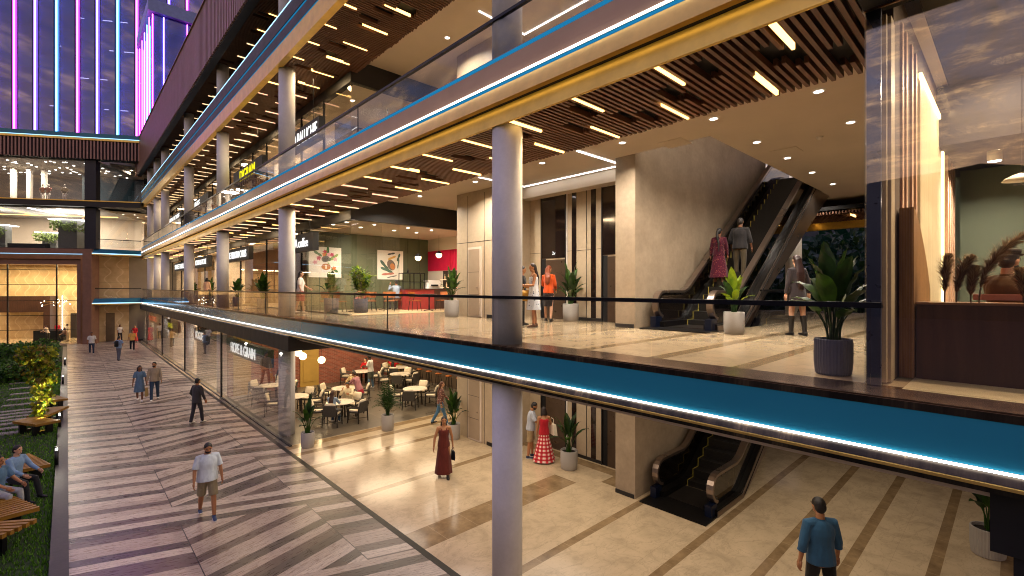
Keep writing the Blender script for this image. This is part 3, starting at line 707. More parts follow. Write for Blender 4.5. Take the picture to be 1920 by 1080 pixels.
def ceil_lamp(x,y,z,p,s=1.2,col=(1,.85,.68),sp=170): lamp('ceiling_lamp',(x,y,z),p,s,col,None,sp)
for (x,y,p) in [(8,3,60),(8,7,75),(8,11,95),(8,15,95),(10.9,9.6,60),(11.6,3.2,45),(15,2.5,30),(11.8,15.6,75)]: ceil_lamp(x,y,3.58,p*.64,3.0)
for (x,y,p) in [(7.5,19.5,70),(10.5,19.5,80),(13.5,19.5,70),(7.5,24.5,80),(10.5,24.5,90),(13.5,24.5,80)]: ceil_lamp(x,y,3.58,p*1.15,2.6,(1,.76,.48))
for y in (30,36,42,48,54,59): ceil_lamp(7.8,y,3.5,240,1.6); ceil_lamp(9.6,y,8.0,230,1.6,(1,.76,.48)); ceil_lamp(10.4,y,13.2,200,1.6,(1,.78,.52))
for y in (12,18.5,27,35,43,52,59): lamp('gallery_lamp',(6.9,y,8.40),55,.9,(1,.72,.42)); lamp('gallery_lamp',(6.9,y,13.60),45,.9,(1,.7,.38)); 
for y in (19.5,25): ceil_lamp(10,y,13.2,190,1.4)
for (x,y) in ((7,3.2),(7,6.3)): lamp('gallery_lamp',(x,y,8.40),45,.8,(1,.7,.36))
for (x,y,z,f) in ((9.2,8.2,8.918,'first floor'),(9.9,10.3,8.918,'first floor'),(12.6,3.1,8.918,'first floor'),(10.1,7.9,14.118,'second floor')):
    o=tag(MB().lathe([(.07,0),(.07,-.015),(.045,-.05),(.02,-.055)],18).build('smoke_detector',WHITEP),'small white smoke detector on the plaster ceiling of the %s'%f,'smoke detector','smoke detectors'); o.location=(x,y,z)
for (x,y) in ((13.3,4.0),(10.6,5.6)): tag(MB().box(x-.3,x+.3,y-.3,y+.3,8.908,8.917).build('access_panel',PLAST),'flush square access panel in the lobby ceiling','access panel','access panels')
rg=random.Random(77); mb=MB(); leafcloud(mb,(0,0,0),(.75,.75,.6),700,.16,rg,.35)
o=thing('hanging_plant','dark bushy hanging plant inside the second floor corner shop','hanging plant',(10.2,18.8,11.6)); mb.build('foliage',[LEAFD],o); MB().lathe([(.012,.3),(.012,1.65)],6).build('cord',BLKM,o)
# ---------------------------------------------------------------- headers and shopfronts
def header(label,z0,z1,x,yc,xe,zs):
    o=thing('shop_header',label,'shop header',(0,0,0))
    mb=MB(); mb.box(x,x+.22,yc,YE,z0,z1); mb.build('long_side',DARKH,o)
    mb=MB(); mb.box(x+.22,xe,yc,yc+.22,z0,z1); mb.build('return_side',DARKH,o)
    MB().box(x+.22,xe,yc+.22,YE,z0+.0,z0+.1).build('shop_ceiling',PLAST,o)
    return o
header('charcoal header over the first floor shopfronts, turning the corner at the coffee shop',8.05,8.92,7.8,17.2,14.4,0)
header('charcoal header over the second floor shopfronts near the top',13.25,14.12,7.8,17.2,14.4,0)
o=thing('shop_header','long black header over the ground floor shopfronts with a corner at the restaurant','shop header',(0,0,0))
MB().box(5.52,5.8,17.05,YE,3.27,3.8).build('long_side',DARKH,o); MB().box(5.8,14.4,17.05,17.3,3.27,3.64).build('return_side',DARKH,o)
def shopfront(label,x,y0,y1,z0,z1,step,m=SHOPG,side=None,mull=BLKM,mw=.06):
    o=thing('shopfront_glazing',label,'shop window',(0,0,0)); y=y0
    while y<y1-.1:
        b=min(y+step,y1); MB().box(x,x+.014,y+.01,b-.01,z0+.03,z1).build('glass_pane',m,o)
        if y>y0+.1: MB().box(x-.03,x+.06,y-mw/2,y+mw/2,z0,z1).build('mullion',mull,o)
        y=b
    if side:
        xa,ys=side; MB().box(x+.03,xa,ys,ys+.014,z0+.03,z1).build('side_pane',m,o)
    MB().box(x-.03,x+.05,y0,y1,z0+.004,z0+.035).build('floor_channel',BLKM,o)
shopfront('tall ground floor glass front of the restaurant and shops, mirroring the plaza',5.6,17.08,61.5,0,3.27,10.02)
shopfront('corner glazing of the first floor coffee shop and the shops beyond it',7.83,17.24,61.5,F1,8.05,5.2,GLASS,(9.9,17.24),mw=.04)
shopfront('glazing of the second floor shops below the dark header',7.83,17.24,61.5,F2,13.25,2.6,GLASS,(10.6,17.24),mw=.05)
# restaurant (ground)
o=wallbox('brick_wall','red brick back wall of the ground floor restaurant with ochre panelled doors',BRICK,[(5.9,20,27.0,27.3,0,3.62)])
for (xa,xb) in ((9.35,10.35),(14.6,16.6),(6.1,6.9)):
    d=MB().box(xa,xb,26.93,27.0,0,3.3).build('panelled_door',OCHRE,o); MB().box(xa+.15,xb-.15,26.905,26.93,.25,1.5).build('lower_panel',OCHRE,d); MB().box(xa+.15,xb-.15,26.905,26.93,1.7,3.1).build('upper_panel',OCHRE,d)
wallbox('restaurant_side_wall','grey brown wall on the right side of the restaurant behind the bar',plain('taupe_wall','#6a5c4c',.7,0,.1,1),[(17.0,17.3,17.3,27,0,3.62)])
for (a,b,q) in ((27.3,35,PLASTB),(35,44,PLAST),(44,53,CREAM),(53,62,PLAST)):
    wallbox('shop_back_wall',{27.3:'brown back wall of the ground shop next to the restaurant',35:'beige back wall of the second ground shop beyond the restaurant',44:'patterned back wall of the third ground shop',53:'beige back wall of the farthest ground shop'}[a],q,[(10.2,10.4,a,b,0,3.62),(5.9,10.2,b-.12,b,0,3.62)])
# coffee shop (first floor)
o=tag(MB().box(7.9,14.3,21.9,22.1,F1,8.05).build('green_panelled_wall',GREEN),'sage green panelled back wall of the coffee shop with two posters','wall')
mb=MB()
x=8.0
while x<14.2:
    for a,b in ((F1+.15,F1+1.9),(F1+1.98,F1+2.75),(F1+2.83,F1+3.55)):
        mb.box(x,x+.62,21.882,21.9,a,a+.05); mb.box(x,x+.62,21.882,21.9,b-.05,b); mb.box(x,x+.05,21.882,21.9,a+.05,b-.05); mb.box(x+.57,x+.62,21.882,21.9,a+.05,b-.05)
    x+=.72
mb.build('panel_moulding',GREEN,o)
o=tag(MB().box(14.3,14.5,17.4,22,F1,8.05).build('bar_back_wall',PLAST),'back wall of the coffee bar with raspberry red panelling','wall')
MB().box(14.26,14.3,17.4,21.85,F1+1.95,F1+3.0).build('red_panel',RED,o)
mb=MB(); y=17.5
while y<20: mb.box(14.235,14.26,y,y+.05,F1+1.97,F1+2.98); y+=.14
mb.build('ribs',RED,o)
sh=MB().box(14.1,14.28,17.6,20.2,F1+1.0,F1+1.92).build('bottle_niche',plain('dark_bar_niche','#2c2018',.5),o)
for z in (1.05,1.45): MB().box(13.86,14.1,17.65,20.1,F1+z,F1+z+.025).build('shelf',WARM2,sh)
# posters: generic botanical print and abstract bird-like blots
def poster(label,x0,x1,z0,z1,shapes):
    o=thing('framed_poster',label,'poster',((x0+x1)/2,21.86,(z0+z1)/2)); w,h=(x1-x0)/2,(z1-z0)/2
    MB().box(-w,w,-.015,.015,-h,h).build('print',plain('poster_paper','#f4ead8',.6,0,.03),o)
    for i,(kind,u,v,a,b,rot,c) in enumerate(shapes):
        mb=MB(); vs=[]
        n=14
        for j in range(n):
            q=2*PI*j/n; r=1 if kind=='o' else (.35+.65*abs(math.cos(q))**1.6 if kind=='leaf' else .72+.28*math.cos(5*q))
            X,Z=a*w*r*math.cos(q),b*w*r*math.sin(q); cr,sr=math.cos(rot),math.sin(rot); vs.append((u*w+X*cr-Z*sr,v*h+X*sr+Z*cr))
        y=-.017-.0015*i
        mb.add([(p[0],y,p[1]) for p in vs],[tuple(range(n))]); mb.build('printed_shape',plain('ink_'+c,c,.6,0,.12,9),o)
rg=random.Random(4); sp=[]
for k in range(10):
    q=rg.random()*6.28; r=rg.uniform(.45,.8); sp.append(('leaf',r*math.cos(q),r*math.sin(q)*.9+.05,.3,.16,q+rg.uniform(-.5,.5),rg.choice(['4f8a3a','2f6b34','86a84a'])))
for k in range(9):
    q=rg.random()*6.28; r=rg.uniform(.4,.78); sp.append(('flower',r*math.cos(q),r*math.sin(q)*.9+.05,.17,.17,q,rg.choice(['c23a5a','e0a060','e8a0a8','b01e48','d8742e'])))
sp+=[('o',0,.22,.26,.2,.2,'55504c'),('o',0,.2,.17,.12,.2,'1e1a18'),('o',.02,-.38,.34,.3,0,'e6e2da'),('o',.02,-.3,.29,.2,0,'b06a28'),('leaf',.02,-.3,.14,.1,1.57,'f0dcb8')]
poster('poster of a coffee cup among colourful flowers and leaves on the green wall',7.95,9.45,at_Y(600,520,21.9)[1],at_Y(600,463,21.9)[1],sp)
sp=[('leaf',-.45,-.05,.5,.22,2.3,'2f5a4a'),('leaf',-.3,-.35,.5,.2,2.8,'3d6a5a'),('leaf',-.2,-.62,.5,.16,.1,'c8705a'),('o',.05,.0,.3,.4,.5,'6a5a50'),('o',.15,-.1,.18,.24,.4,'c87a3a'),('leaf',.1,.5,.34,.16,.4,'e0a848'),('leaf',.05,.78,.3,.13,.2,'2c3434'),('leaf',.62,.55,.3,.16,1.2,'2f5a4a'),('leaf',.6,.1,.35,.1,1.4,'3d6a5a'),('leaf',.1,-.8,.4,.07,.2,'3a4440')]
poster('poster of an abstract bird like print in green and orange on the green wall',11.3,12.75,at_Y(730,524,21.9)[1],at_Y(730,470,21.9)[1],sp)
lamp('poster_fill',(9.8,20.9,7.95),60,.4,(1,.86,.66),None,120,sy=5,rot=(math.radians(35),0,PI/2*0));  # added fill lamp without a fixture, brightens the two posters
# coffee counter
o=thing('coffee_counter','coral red coffee counter with a dark wood top at the back of the coffee shop','counter',(12.2,20.0,F1+.012))
MB().box(-.6,1.9,-.35,.35,0,.95).build('front',REDC,o); MB().box(-.65,1.95,-.4,.4,.95,1.0).build('top',WALN,o); MB().box(1.0,1.92,-.37,-.351,.0,.93).build('dark_end',WALN,o)
mt=BLKM
o=thing('pastry_shelf','thin black metal pastry shelf frame on the coffee counter','shelf',(12.0,20.1,F1+1.012)); mb=MB()
for x in (-.4,.2,.8):
    mb.box(x,x+.03,-.2,-.17,0,.75); mb.box(x,x+.03,.17,.2,0,.75)
for z in (.3,.72): mb.box(-.4,.83,-.2,.2,z,z+.03)
mb.build('frame',mt,o); mb=MB()
o2=thing('espresso_machine','white espresso machine on the coffee counter','coffee machine',(13.3,20.0,F1+1.012)); MB().prism([(-.35,0),(-.3,.3),(-.38,.42),(.3,.42),(.38,.3),(.34,0)],'y',-.2,.25).build('body',WHITEP,o2); MB().box(-.2,.2,-.26,-.2,.12,.2).build('group_head',BLKM,o2)
tag(MB().lathe([(.04,0),(.045,.1),(.02,.15),(.02,.2)],10,(11.9,19.95,F1+1.77)).build('jar',BLKM),'small dark jar on top of the pastry shelf','jar')
rg=random.Random(8)
bt=MB().lathe([(.035,0),(.035,.16),(.012,.2),(.012,.26)],8).build('bottle',plain('bottle_glass','#c8b090',.2)); bt.location=(13.98,17.8,F1+1.475); tag(bt,'small bottle on the lit niche shelf behind the coffee counter','bottle','bottles in the coffee bar niche')
for k in range(1,14):
    b=bt.copy(); COL.objects.link(b); b.location=(13.98,17.8+.16*k+rg.uniform(-.03,.03),F1+(1.475 if k%2 else 1.075))
def pendant(loc,L,r,label,cat='pendant lamp',group=None,shade=True,p=10):
    o=thing('pendant_lamp',label,cat,loc,group=group)
    MB().ball((0,0,0),r,16,10).build('globe',BULB,o,True)
    MB().lathe([(.006,r*.9),(.006,L)],6).build('cord',BLKM,o)
    if shade: MB().lathe([(r*.35,r*1.25),(r*1.35,r*.35),(r*1.3,r*.33),(r*.3,r*1.2)],16).build('shade',BLKM,o,True)
    lamp('pendant_bulb',(0,0,-r-.05),p,r,(1,.7,.34),o,typ='POINT')
for (px,py,Y,lb) in [(784,483,20.0,'globe lamp with a dark shade over the left end of the coffee counter'),(823,478,19.6,'globe lamp with a dark shade in front of the red panelling')]:
    X,z=at_Y(px,py,Y); pendant((X,Y,z),8.05-z,.15,lb)
for (px,py,Y,lb) in [(559,661,22,'glowing globe lamp close to the second column in the restaurant'),(568,668,23,'middle glowing globe lamp in the restaurant'),(603,675,23,'rightmost glowing globe lamp in the restaurant')]:
    X,z=at_Y(px,py,Y); pendant((X,Y,z),3.62-z,.17,lb,shade=False,p=14)
# further first-floor shops
for (a,b,m,n) in ((22.1,27.5,PLASTB,'dim interior wall of the shop behind the white lettered sign'),(27.5,35,m_wood('rose_wood_panelling','#8a6a52','#b08a6c',.5,'z',.4),'rose coloured panelled wall of the second shop beyond the coffee shop'),(35,44,PLAST,'beige back wall of the third first floor shop'),(44,53,CREAM,'patterned back wall of the fourth first floor shop'),(53,62,PLAST,'beige back wall of the farthest first floor shop')):
    wallbox('shop_back_wall',n,m,[(11.4,11.6,a,b,F1,8.05),(8.6,11.4,b-.1,b,F1,8.05)])
for (a,b,m,n) in ((17.4,22,PLASTB,'brown wall inside the second floor shop at the corner'),(22,31,PLAST,'beige wall inside the second floor shop behind the yellow sign'),(31,44,WALN,'dark panelled wall inside a far second floor shop'),(44,62,PLAST,'beige wall inside the farthest second floor shop')):
    wallbox('shop_back_wall',n,m,[(12.4,12.6,a,b,F2,13.25),(9.2,12.4,b-.1,b,F2,13.25)])
# ---------------------------------------------------------------- signs
def sign(label,x,ya,yb,z0,z1,txt,m,tw,th,ceil,off=0,zoff=0,name='hanging_sign'):
    o=thing(name,label,'sign',(x,(ya+yb)/2,(z0+z1)/2)); hw=abs(yb-ya)/2; hh=(z1-z0)/2
    MB().box(-.11,.11,-hw,hw,-hh,hh).build('sign_box',DARKH,o)
    for s in (-.6,.6): MB().box(-.008,.008,s*hw-.008,s*hw+.008,hh,ceil-(z0+z1)/2).build('hanger',BLKM,o)
    if txt: text_mesh(txt,.5,.012,m,o,(-.125,off,zoff),(PI/2,0,-PI/2),width=tw,height=th)
sign('long black hanging sign with bold white HOPE & GRAIN lettering at the restaurant',5.86,20.1,26.7,2.3,3.0,'HOPE & GRAIN',SIGNW,4.0,.46,3.3,.4)
sign('black hanging sign with white VOGUE capitals beyond the restaurant mullion',5.86,31,34.9,2.25,3.0,'VOGUE',SIGNW,2.3,.46,3.3,.45)
sign('black hanging sign with yellow lettering on the ground floor',5.86,41.2,45.6,2.2,3.0,'KAGE',SIGNY,2.1,.36,3.3,.7)
sign('farthest black hanging sign with red lettering on the ground floor',5.86,50.6,57.5,2.25,3.05,'BIGGIES',SIGNR,5.2,.42,3.3,.3)
sign('black hanging sign reading KA coffee by the second column',7.0,18.5,21.6,6.92,7.62,'KA coffee',SIGNW,1.7,.36,8.4,-.2)
sign('black hanging sign with white THE YELLOW CHILLS lettering',7.0,27.3,33.0,6.95,7.65,'THE YELLOW CHILLS',SIGNW,4.0,.38,8.4,-.4)
sign('small black hanging sign with white lettering between the third and fourth columns',7.0,36.9,41.5,6.9,7.65,'FOOD & MORE',SIGNW,3.6,.36,8.4,.2)
sign('black hanging sign partly hidden by the fourth column',7.0,44.5,50.5,6.9,7.6,'SWEET HOUSE',SIGNW,5.2,.4,8.4,.2)
sign('black sign with white BALUCHIE lettering behind the second floor railing',7.0,17.9,22.2,11.1,11.92,'D BALUCHIE',SIGNW,2.55,.5,13.6,-.7)
sign('black second floor sign with yellow lettering',7.0,25.0,30.4,11.12,11.92,'DIGRAM',SIGNY,2.8,.55,13.6,-.1)
sign('small far second floor sign with white lettering',7.0,37,43,11.1,11.9,'LOUNGE',SIGNW,3.0,.5,13.6,1.2)
sign('farthest second floor sign with white lettering by the handrail',7.0,47,56,11.2,11.9,'FASHION HOUSE',SIGNW,7.0,.4,13.6,0)
o=thing('hanging_sign','blank dark sign box cut off by the lower right corner, before the potted plant','sign',(5.9,-.42,2.8))
MB().box(-.06,.06,-1.6,.58,.37,.92).build('sign_box',plain('navy_black_panel','#0e0f14',.45),o); MB().box(-.03,.05,-1.6,.44,-2.79,.365).build('lower_panel',BLACK,o)
# ================================================================ escalators
def escalator(loc,rise,label,Wd=1.72,ang=35):
    o=thing('escalator',label,'escalator',loc); ta=math.tan(math.radians(ang)); xi=2.1; xt=xi+rise/ta; XE=xt+1.6
    MB().box(0,1.75,.0,Wd,.004,.03).build('landing_plate',plain('black_landing_plate','#1d1b1a',.4,.6,.2,8),o)
    MB().box(.75,1.75,.36,Wd-.36,.032,.04).build('comb_plate',plain('grooved_comb_plate','#3a342f',.4,.7,.3,40),o)
    n=int(rise/.22); run=(xt-xi)/n; rs=rise/n
    mb=MB(); ed=MB()
    for k in range(n):
        x=xi-.25+run*k; z=rs*(k+1)-.06
        mb.box(x,x+run+.02,.36,Wd-.36,z-rs-.02,z)
        ed.box(x-.006,x+.02,.37,Wd-.37,z-.012,z+.004) if False else None
        for y in (.36,Wd-.375): ed.box(x,x+run,y,y+.02,z,z+.006); ed.box(x-.006,x+.0,y,y+.02,z-rs,z+.006)
    mb.build('steps',STEP,o); ed.build('step_edges',YEL,o)
    def off(p,d): return p
    def path(h0,xs,xe):
        return [(xs,h0),(xi-.1,h0),(xi+.15,h0+.1)]+[(xt-.15,rise+h0-.1),(xt+.1,rise+h0),(xe,rise+h0)]
    for y0,side in ((.06,-1),(Wd-.22,1)):
        # handrail ribbon
        c=[]
        for a in range(-80,91,17):
            r=.36; c.append((.86-r*math.cos(math.radians(a)),.62+r*math.sin(math.radians(a))))
        pts=c+[(xi-.15,.98),(xi+.12,1.06)]+[(xt-.1,rise+.9),(xt+.15,rise+.98),(XE,rise+.98)]
        mb=MB(); k=len(pts); vs=[]
        for i,p in enumerate(pts):
            a=Vector(pts[max(0,i-1)]); b=Vector(pts[min(k-1,i+1)]); d=(b-a).normalized(); nn=Vector((-d.y,d.x))
            for yy,tt in ((y0,.0),(y0+.16,.0),(y0+.16,-.07),(y0,-.07)): vs.append((p[0]+nn.x*tt,yy,p[1]+nn.y*tt))
        fs=[]
        for i in range(k-1):
            for j in range(4): fs.append((4*i+j,4*i+(j+1)%4,4*i+4+(j+1)%4,4*i+4+j))
        fs+=[(3,2,1,0),(4*k-4,4*k-3,4*k-2,4*k-1)]
        mb.add(vs,fs); mb.build('handrail',STEEL,o)
        vs2=MB(); kk=[]
        for i,p in enumerate(pts):
            a=Vector(pts[max(0,i-1)]); b=Vector(pts[min(k-1,i+1)]); d=(b-a).normalized(); nn=Vector((-d.y,d.x)); kk.append((p[0]-nn.x*.075,p[1]-nn.y*.075)); 
        kk2=[(p[0]-(.05 if False else 0),p[1]) for p in kk]
        vv=[]
        for i,p in enumerate(pts):
            a=Vector(pts[max(0,i-1)]); b=Vector(pts[min(k-1,i+1)]); d=(b-a).normalized(); nn=Vector((-d.y,d.x))
            for yy,tt in ((y0+.03,-.072),(y0+.13,-.072),(y0+.13,-.13),(y0+.03,-.13)): vv.append((p[0]+nn.x*tt,yy,p[1]+nn.y*tt))
        MB().add(vv,fs).build('handrail_guide',RUBB,o)
        low=path(.16,.75,XE); ge=[(p[0],p[1]) for p in kk]
        poly=ge+list(reversed(low))
        MB().prism(poly,'y',y0+.07,y0+.09).build('balustrade_panel',ESCG,o)
        dk=path(.17,.62,XE); dk2=path(.02,.62,XE)
        MB().prism(dk+list(reversed(dk2)),'y',y0-.05 if side<0 else y0-.12,y0+.28 if side<0 else y0+.21).build('skirt_deck',plain('black_skirt','#15120f',.35,.5),o)
        MB().box(.42,.72,y0,y0+.16,.03,.3).build('newel_base',plain('navy_newel','#0e1830',.35,.4),o)
    for y0,y1 in ((-.02,.0),(Wd,Wd+.02)):
        pr=[(.6,.02),(xi+.05,.02),(xt+.9,rise-.62),(XE,rise-.62),(XE,rise+.14),(xt+.0,rise+.14),(xi,.14),(.6,.14)]
        MB().prism(pr,'y',y0,y1).build('side_cladding',STEEL,o)
        pr=[(xi+.1,.08),(xt+.1,rise+.06),(xt+.1,rise+.085),(xi+.1,.105)]
        MB().prism(pr,'y',y0-.012 if y0<0 else y1,y0 if y0<0 else y1+.012).build('cladding_groove',BLACK,o)
    pr=[(xi+.05,.005),(xt+.9,rise-.6),(XE,rise-.6),(XE,rise-.55),(xt+.9,rise-.55),(xi+.05,.05)]
    MB().prism(pr,'y',0.0,Wd).build('underside',DKMET,o)
    return o
escalator((10.63,4.86,0),4.41,'lower escalator climbing from the ground floor beside the stone wall')
escalator((10.63,4.86,F1),5.19,'upper escalator climbing from the first floor with two people riding it')
o=thing('glass_guard','low glass guard with a dark top rail behind the escalator','glass railing',(0,0,0))
MB().box(13.2,19.6,4.55,4.6,F1+.95,F1+1.0).build('top_rail',BLKM,o); MB().box(13.2,19.6,4.57,4.58,F1+.02,F1+.95).build('glass_panel',RAILG,o)
# ================================================================ lounge on the right
ZL=8.15
o=tag(MB().box(6.78,13.6,.95,1.09,F1,8.92).build('lounge_partition',PLASTB),'lounge partition wall with stone trim, veneer panel and lit frame','wall')
mb=MB()
for a,b,y in ((6.32,6.42,1.0),(6.42,6.5,.96),(6.5,6.64,.93),(6.64,6.7,.98),(6.7,6.78,.94)): mb.box(a,b,y,1.09,F1+.02,8.4)
mb.build('stone_trim',STONEL,o)
MB().box(6.24,6.3,.98,1.1,F1,8.4).build('edge_profile',plain('blue_grey_profile','#4a526a',.3,.6),o)
mb=MB()
for x in (6.32,6.5): mb.box(x,x+.02,.7,.8,F1+.02,8.4)
MB().prism([(7.0,F1+.015),(8.5,F1+.015),(8.5,F1+1.02),(8.2,F1+1.32),(7.9,F1+1.55),(7.6,F1+1.74),(7.3,F1+1.88),(7.1,F1+1.95),(7.0,F1+1.96)],'y',.80,.93).build('oak_fin',OAK,o)
mb=MB(); 
for k in range(5): mb.box(6.985,7.0,.81+.025*k,.82+.025*k,F1+.02,F1+1.95)
mb.build('fin_reeding',OAK,o)
MB().box(8.62,11.3,.915,.95,F1+.02,F1+3.92).build('veneer_panel',MWOOD,o)
mb=MB(); mb.box(8.55,11.46,.89,.925,F1+3.93,F1+4.0); mb.box(11.32,11.46,.89,.925,F1+.02,F1+3.93); mb.build('light_frame',glow('warm_light_frame',(1,.72,.32),6),o)
mb=MB()
for a in (7.2,7.5,7.95,8.3): mb.box(a,a+.12,.925,.95,F1+.02,8.6)
for a in (11.7,12.1,12.5,13.0): mb.box(a,a+.2,.86,.95,F1+.02,8.4)
mb.build('pilaster_strips',m_stone('rosy_travertine','#c09a80',.5,2,.15),o)
struct(MB().box(6.2,15.2,-8,.8,F1+.002,F1+.014).build('lounge_floor',m_wood('pale_oak_floor','#9a8a6c','#c0b08c',.45,'y',.5)))
struct(MB().box(6.35,15.2,-8,.8,8.9,9.4).build('lounge_ceiling',plain('dark_brown_ceiling','#1f1917',.8)))
tag(MB().box(14.2,14.5,-8,1.1,F1,8.9).build('green_wall',GREEND),'dark green back wall of the lounge','wall')
for (a,b) in ((.0,.5),): tag(MB().box(13.4,14.2,a-.25,b+.3,F1,7.85).build('green_pier',GREEND),'green boxed pier standing in front of the lounge back wall','pier')
o=thing('lintel','black lintel box at the top right over the lounge window','lintel',(0,0,0)); MB().box(5.72,6.34,-7,1.12,8.40,9.45).build('box',BLACK,o); MB().box(6.2,6.22,-7,1.12,8.385,8.4).build('edge_line',COPPER,o)
o=thing('vitrine_glazing','large lounge window pane mirroring the cloudy sunset sky','shop window',(0,0,0))
MB().box(6.2,6.215,-7,1.1,F1+.02,8.39).build('glass_pane',VITR,o); MB().box(6.2,6.7,1.1,1.112,F1+.02,8.39).build('return_pane',GLASS,o)
o=thing('planter_counter','dark walnut planter counter behind the lounge window','counter',(7.05,0,F1+.014))
MB().box(0,.55,-6,.785,0,.84).build('front_box',WALN,o); MB().box(-.02,.57,-6,.79,.84,.865).build('rim',plain('copper_brown_rim','#8a6248',.35,.3),o)
tag(MB().box(7.66,7.78,-5,.35,F1+.9,F1+.97).build('upholstered_rail',plain('rosy_upholstery','#b07868',.6)),'rose coloured padded rail behind the planter','rail')
def plume(x,y,z,h,lean,label,seed):
    rg=random.Random(seed); o=thing('plume_grass',label,'ornamental grass',(x,y,z),group='feathery grasses in the planter'); mb=MB(); fl=MB()
    P=[]
    for i in range(13):
        f=i/12; P.append(Vector((lean[0]*h*f**2.2,lean[1]*h*f**2.2,h*(f-.12*f**3))))
    mb.tube(P,[.008-.004*i/12 for i in range(13)],5); mb.build('stem',BARK,o)
    for k in range(900):
        f=.2+.8*rg.random(); i=min(11,int(f*12)); p=P[i].lerp(P[i+1],f*12-i); d=(P[i+1]-P[i]).normalized()
        wd=.105*math.sin(PI*min(1,(f-.16)/.86))**.7+.02; s=Vector((rg.gauss(0,1),rg.gauss(0,1),rg.gauss(0,1))); s-=d*s.dot(d); s.normalize()
        e=p+s*wd*rg.uniform(.5,1.1)+d*wd*.8; q=s.cross(d)*.0035; m_=p.lerp(e,.5)+d*.012
        fl.cur=rg.randrange(2); fl.add([p-q,m_-q,e,m_+q,p+q],[(0,1,2,3,4)])
    fl.build('plume',[m_leaf('plume_brown','#5a4230','#8a6a4c',.8),m_leaf('plume_pale','#8a7458','#b89c78',.8)],o)
for n,(px,py,h,lx,ly,lb) in enumerate([(1771,572,.62,.05,-.05,'small upright feathery grass plume nearest the lit frame'),(1793,572,.6,.0,-.22,'broad feathery grass plume left of the seated man'),(1820,572,.46,.02,-.08,'short curled grass plume beside the broad one'),(1836,572,.86,.12,-.42,'tall grass plume arching to the right behind the seated man'),(1919,572,.42,.0,.05,'grass plume at the right edge of the picture')]):
    Y,_=at_X(px,py,7.3); plume(7.3,Y,F1+.86,h,(lx,ly),lb,n)
o=thing('ceiling_spot','white cylinder spotlight on the lounge ceiling','spotlight'); X,z=at_Y(1865,302,.25); o.location=(X*1.08,.25*1.08,CZ+(z-CZ)*1.08)
MB().lathe([(.1,0),(.1,.18)],18).build('body',WHITEP,o,True); MB().lathe([(.09,-.006),(.09,-.002)],18).build('lens',LENS,o); lamp('spot_lamp',(0,0,-.04),120,.2,(1,.86,.66),o,150)
tag(MB().box(10.9,14.2,-8,.94,o.location.z+.18,8.89).build('bulkhead',plain('dark_brown_ceiling','#1f1917',.8)),'dropped brown ceiling bulkhead at the back of the lounge','bulkhead')
o=thing('pendant_lamp','white shallow pendant shade at the right edge of the picture','pendant lamp'); Y,z=at_X(1916,338,9.6); o.location=(9.6,Y,z)
MB().lathe([(.2,0),(.17,.035),(.09,.08),(.02,.1)],20).build('shade',WHITEP,o,True); MB().lathe([(.006,.1),(.006,1.6)],6).build('cord',BLKM,o); lamp('pendant_bulb',(0,0,-.05),25,.2,(1,.8,.55),o)
for (x,y,p) in ((9.5,-2.5,260),(12.2,-.4,260),(8.2,-.9,180),(7.0,-1.6,40),(10.2,.1,120)): lamp('lounge_lamp',(x,y,8.86),p,.4,(1,.76,.48))
lamp('frame_glow',(10,.78,F1+4.0),16,2.6,(1,.72,.36),None,170,sy=.1,rot=(math.radians(-60),0,0))
o=thing('lounge_table','long dark lounge table behind the planter with white menu cards','table',(9.6,-.9,F1+.014)); MB().box(-.4,.4,-1.6,.7,.72,.76).build('tabletop',WALN,o)
for x in (-.33,.29):
    for y in (-1.5,.6): MB().box(x,x+.05,y-.05,y,0,.72).build('leg',BLKM,o)
for k,y in enumerate((-.02,-.22)): tag(MB().box(9.45,9.47,y-.1,y+.08,F1+.775,F1+.93).build('menu_card',WHITEP),'white menu card standing on the lounge table','menu card','menu cards on the lounge table')
# ================================================================ far end of the plaza
o=wallbox('cream_wall','cream patterned wall between the copper portal and the end of the gallery',CREAM,[(1.5,4.75,63.6,63.9,0,9.0)])
d=MB().box(2.9,3.6,63.54,63.6,0,2.9).build('door_recess',plain('brown_door_panel','#6a553c',.6),o)
wallbox('grey_panel_wall','grey panelled wall under the far end of the gallery',plain('grey_panel','#8c8378',.5,0,.08,1),[(4.75,9,63.9,64.2,0,9.0)])
for z0,z1 in ((3.0,3.04),(4.4,9)): pass
def ledge(x0,x1,y,F,label):
    o=thing('blue_ledge',label,'ledge',(0,0,0))
    MB().prism([(y-.9,F-.42),(y-.62,F+.0),(y+1.3,F+.0),(y+1.3,F-.42)],'x',x0,x1).build('face_panel',BLUEL,o)
    MB().box(x0,x1,y-.93,y-.88,F-.5,F-.425).build('led_strip',LEDC,o); MB().box(x0,x1,y-.9,y+1.3,F-.62,F-.505).build('gold_edge',GOLD,o)
    if F<12:
        MB().box(x0,x1,y-.55,y-.5,F+.95,F+1.02).build('handrail',BLKM,o); MB().box(x0,x1,y-.54,y-.52,F+.01,F+.95).build('glass_panel',RAILG,o)
    return o
ledge(1.75,5.62,62.6,F1,'blue ledge with a glass guard at first floor level at the end of the plaza')
ledge(1.75,5.62,62.6,F2-.3,'blue ledge with a glass guard at second floor level at the end of the plaza')
o=thing('dark_ledge','dark band between the two upper glazed floors at the end of the plaza','ledge',(0,0,0)); MB().box(1.6,5.6,61.9,63.6,13.35,13.95).build('face_panel',DARKH,o)
